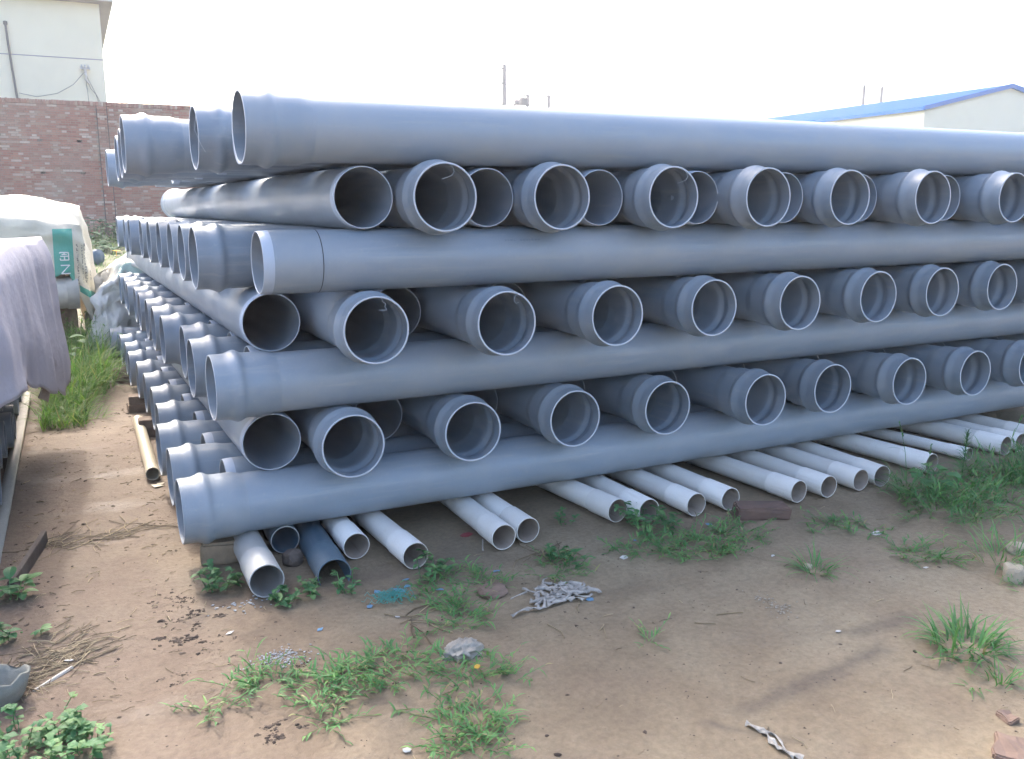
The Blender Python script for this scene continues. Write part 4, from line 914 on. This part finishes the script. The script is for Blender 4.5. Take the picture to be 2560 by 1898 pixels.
for i in range(900):
    x, y = rr.uniform(-.3, 3.0), rr.uniform(1.4, 3.2); lump(m, x, y, rr.uniform(.0012, .004), rr)
for (cx, cy, sp, n, s) in ((.33, 3.20, .06, 16, .022), (.28, 3.05, .05, 8, .024), (.42, 2.35, .04, 14, .020), (.30, 3.35, .05, 24, .011), (.40, 4.3, .06, 30, .009), (.60, 2.70, .03, 12, .011), (.36, 2.90, .06, 14, .009), (1.62, 2.55, .1, 9, .009), (.25, 2.8, .05, 8, .01), (.42, 6.3, .05, 30, .013), (.40, 5.4, .06, 24, .010), (.35, 6.9, .05, 20, .014)):
    for k in range(n):
        px, py = rr.gauss(cx, sp), rr.gauss(cy, sp*.8); big = s*rr.uniform(.25, 1.1)
        for q in range(9): lump(m, px+rr.gauss(0, big*.6), py+rr.gauss(0, big*.5), big*rr.uniform(.12, .55), rr)
tag(m.obj('soil_clods', CLOD), 'dark crumbs and clods of soil on the mud', kind='stuff')
def flake(mb, x, y, s, rr, zoff=.003):
    n = rr.choice((4, 5, 6)); a0 = rr.uniform(0, 6.28); tx, ty = rr.gauss(0, .15), rr.gauss(0, .15); z = gz(x, y)+zoff
    top = []
    for k in range(n):
        a = a0+k*6.283/n; q = s*rr.uniform(.5, 1.15); dx, dy = q*math.cos(a), q*.75*math.sin(a); top.append((x+dx, y+dy, z+.0015+max(-.001, tx*dx+ty*dy)))
    bot = [(a, b_, c-.0018) for a, b_, c in top]
    mb.add(top+bot, [tuple(range(n)), tuple(range(2*n-1, n-1, -1))]+[(k, n+k, n+(k+1) % n, (k+1) % n) for k in range(n)])
FG = {'b': 'blue plastic flakes on the mud', 'w': 'pale chips on the mud'}
rr = random.Random(73)
m = MB()
for i in range(190): flake(m, rr.gauss(.545, .05), rr.gauss(2.76, .035), rr.uniform(.002, .006), rr)
for i in range(40): flake(m, rr.gauss(.53, .05), rr.gauss(3.22, .03), rr.uniform(.003, .008), rr)
tag(m.obj('plastic_swarf', plain('pale_swarf', (0.36, 0.40, 0.43), .6, .3, 30, 0)), 'scatter of tiny pale blue plastic chips on the mud', kind='stuff')
m = MB()
for i in range(70): flake(m, rr.gauss(2.30, .02)+.0, 2.33+rr.gauss(0, .06), rr.uniform(.002, .006), rr)
tag(m.obj('wood_chip_scatter', plain('tan_chip', (0.36, 0.32, 0.26), .8, .3, 30, 0)), 'pale streak of fine chips on the mud at right', kind='stuff')
for (x, y, s, lab) in ((1.00, 3.10, .020, 'left blue flake under the second white pipe'), (1.08, 3.07, .026, 'largest blue flake beyond the teal netting'), (1.12, 3.10, .016, 'narrow blue flake right of the largest flake'), (.93, 2.99, .016, 'blue flake left of the teal netting'), (1.22, 3.00, .018, 'blue flake in the grass right of the teal netting'), (1.50, 3.08, .018, 'blue flake near the touching white pipes'), (1.43, 2.93, .014, 'blue flake by the flat reddish stone'), (2.61, 3.09, .018, 'blue flake in the grass before the eighth white pipe'), (1.71, 2.69, .02, 'blue flake beside the white rag'), (2.20, 3.10, .013, 'small blue flake by the sixth white pipe'), (.72, 2.90, .014, 'lone blue flake left of centre'), (1.14, 3.16, .016, 'grey blue flake near the second white pipe mouth')):
    m = MB(); flake(m, x, y, s, rr, .012 if 'grass' in lab else .004); tag(m.obj('blue_flake', BLUEP), lab, 'plastic flake', FG['b'])
for (x, y, s, lab) in ((2.05, 2.96, .026, 'large white chip left of the broad grass patch'), (3.244, 2.683, .026, 'white triangular chip at right'), (2.62, 2.68, .014, 'small white chip before the spidery tuft'), (-.075, 3.06, .018, 'white chip on the straw heap at left'), (1.0, 2.87, .012, 'tiny white chip below the teal netting'), (.43, 3.01, .015, 'pale shell like chip among the clods'), (2.36, 2.07, .013, 'white chip on the lower right mud'), (.75, 2.11, .015, 'pale dry leaf at the bottom edge'), (3.10, 2.30, .012, 'white chip by the flat grass tuft')):
    m = MB(); flake(m, x, y, s, rr, .004); tag(m.obj('white_chip', WHITEP), lab, 'chip', FG['w'])
m = MB(); flake(m, .385, 4.90, .045, rr, .006); flake(m, .40, 4.92, .03, rr, .009); tag(m.obj('torn_paper', CREAM), 'torn cream paper beside the bottom socket at left', 'paper')
m = MB(); flake(m, 1.10, 2.395, .020, rr, .022); tag(m.obj('yellow_scrap', YELP), 'yellow plastic scrap in the weeds below the grey bag', 'scrap')
m = MB(); flake(m, 1.55, 3.49, .030, rr); tag(m.obj('red_scrap', REDP), 'dull red scrap under the stack between white pipes', 'scrap')
# crumpled things
def crumple(name, size, mat, seed, loc, label, cat):
    bm = bmesh.new(); bmesh.ops.create_icosphere(bm, subdivisions=5, radius=1)
    for v in bm.verts:
        d = v.co.normalized(); n = 0
        for k, (f, a) in enumerate(((1.7, .30), (3.6, .20), (7.5, .09))): n += a*(1-2*abs(noise.noise(d*f+Vector((seed+k*5, seed, k)))))
        c = d*(1+n-.25); v.co = Vector((c.x*size[0], c.y*size[1], max(-.25, c.z)*size[2]))
    me = bpy.data.meshes.new(name); bm.to_mesh(me); bm.free(); me.materials.append(mat); me.polygons.foreach_set('use_smooth', [True]*len(me.polygons))
    return put(name, me, loc, (0, 0, .3), label, cat)
crumple('crumpled_bag', (.066, .048, .034), BAGM, 2.0, (1.105, 2.525, gz(1.105, 2.525)+.006), 'crumpled grey cloth bag lying on the mud at centre', 'bag')
def ribbon(mb, pts, w, rr):
    vs = []; m_ = len(pts)
    for i, p in enumerate(pts):
        p = Vector(p); d = (Vector(pts[min(i+1, m_-1)])-Vector(pts[max(i-1, 0)])).normalized(); s = Vector((-d.y, d.x, 0)); s = s.normalized() if s.length > .01 else Vector((1, 0, 0))
        tw = rr.gauss(0, .6); s2 = s*math.cos(tw)+Vector((0, 0, 1))*math.sin(tw); ww = w*rr.uniform(.6, 1.1)
        vs += [p-s2*ww/2, p+Vector((0, 0, .003)), p+s2*ww/2]
    mb.add(vs, [f for i in range(m_-1) for f in ((i*3, i*3+1, i*3+4, i*3+3), (i*3+1, i*3+2, i*3+5, i*3+4))])
rr = random.Random(74); m = MB()
def rpt(x, y, z): return (x, y, gz(x, y)+.008+z)
ribbon(m, [rpt(1.372+.245*t+.02*math.sin(t*5), 2.685+.075*t**1.5+.02*math.sin(t*9), .004) for t in [i/12 for i in range(13)]], .020, rr)
for s in range(24):
    x, y = 1.625+rr.gauss(0, .03), 2.775+rr.gauss(0, .015); a = rr.uniform(0, 6.28); p = []
    for i in range(9):
        p.append(rpt(x, y, .002+.014*rr.random()*(1-i/10))); a += rr.gauss(0, .75); x += .016*math.cos(a)*1.35; y += .015*math.sin(a)
    ribbon(m, p, rr.uniform(.010, .024), rr)
rag = m.obj('torn_rag', RAG, None, True); rag.modifiers.new('t', 'SOLIDIFY').thickness = .002
tag(rag, 'torn whitish rag with a long tail on the open mud', 'rag')
m = MB(); ribbon(m, [rpt(1.675+.02*t+.012*math.sin(t*7), 1.775-.20*t, -.002) for t in [i/16 for i in range(17)]], .022, rr); ribbon(m, [rpt(1.682+.02*t+.02*math.sin(t*5), 1.74-.15*t, -.003) for t in [i/12 for i in range(13)]], .012, rr)
q = m.obj('plastic_strip', plain('grimy_plastic', (0.46, 0.43, 0.37), .6, .5, 40, 0), None, False); q.modifiers.new('t', 'SOLIDIFY').thickness = .002; tag(q, 'torn pale plastic strip at the bottom edge right of centre', 'plastic strip')
m = MB()
for s in range(70):
    a = rr.uniform(0, 6.28); x, y = 1.02+rr.gauss(0, .028), 3.01+rr.gauss(0, .022); p = []
    for i in range(7):
        p.append(rpt(x, y, .002+.022*rr.random())); a += rr.gauss(0, .7); x += .011*math.cos(a); y += .009*math.sin(a)
    m.tube(p, .0011, 4)
tag(m.obj('teal_netting', TEAL), 'tangle of teal plastic netting before the dark blue pipe', 'netting')
# planks and sticks
def beam_between(name, a, b_, w, h, mat, label, cat, rough=.003):
    a, b_ = Vector(a), Vector(b_); L_ = (b_-a).length
    me = bevel_box(name, (L_, w, h), mat, rough, 4, .003); mid = (a+b_)/2
    return put(name, me, (mid.x, mid.y, gz(mid.x, mid.y)+h/2-.004), (0, 0, math.atan2(b_.y-a.y, b_.x-a.x)), label, cat)
beam_between('dark_plank', (-.262, 3.73, 0), (-.150, 4.26, 0), .022, .062, WOOD_D, 'dark weathered plank on edge in the shade at left', 'plank')
beam_between('white_stick', (-.178, 2.905, 0), (-.066, 3.012, 0), .013, .010, WOOD_W, 'bleached stick beside the broken bowl at lower left', 'stick', .0015)
beam_between('pale_stick', (1.545, 3.30, 0), (1.60, 3.42, 0), .012, .006, WOOD_W, 'pale stick pointing under the stack beside the red scrap', 'stick', .0015)
beam_between('pale_stick', (1.44, 2.83, 0), (1.53, 2.86, 0), .010, .006, WOOD_W, 'short pale stick left of the torn rag', 'stick', .0015)
# broken bowl
bm = MB(); n = 28
prof = [(0.0, .0), (0.0, .055), (.02, .068), (.05, .080), (.098, .092), (.098, .083), (.05, .071), (.022, .056), (.012, .0)]
for a, r in prof:
    for k in range(n+1):
        t = 2*math.pi*k/n; notch = max(0, math.cos(t-R_(60)))**2*.045+.008*math.sin(k*1.7)
        bm.v.append((r*math.cos(t), r*math.sin(t), a-(notch if a > .09 else 0)))
bm.f = [(i*(n+1)+k, i*(n+1)+k+1, (i+1)*(n+1)+k+1, (i+1)*(n+1)+k) for i in range(len(prof)-1) for k in range(n)]
q = bm.obj('broken_bowl', CLAY, None, True); q.location = (-.262, 2.905, gz(-.262, 2.905)-.004); q.rotation_euler = (R_(6), R_(-4), 0)
tag(q, 'broken grey earthenware bowl among weeds at the left edge', 'bowl')

# ------------------------------------------------------------------ hazy air
HZ = bpy.data.materials.new('hazy_air'); HZ.use_nodes = True; nt = HZ.node_tree
for n_ in list(nt.nodes):
    if n_.type == 'BSDF_PRINCIPLED': nt.nodes.remove(n_)
pv = N(nt, 'VolumePrincipled'); pv.inputs['Density'].default_value = 0.0022; pv.inputs['Color'].default_value = (0.96, 0.97, 1.0, 1); pv.inputs['Anisotropy'].default_value = 0.35
nt.links.new(pv.outputs[0], nt.nodes['Material Output'].inputs['Volume'])
m = MB(); m.box((30, 30, 6.0), (170, 150, 15.0)); tag(m.obj('haze', HZ), 'pale hazy air over the yard', kind='stuff')
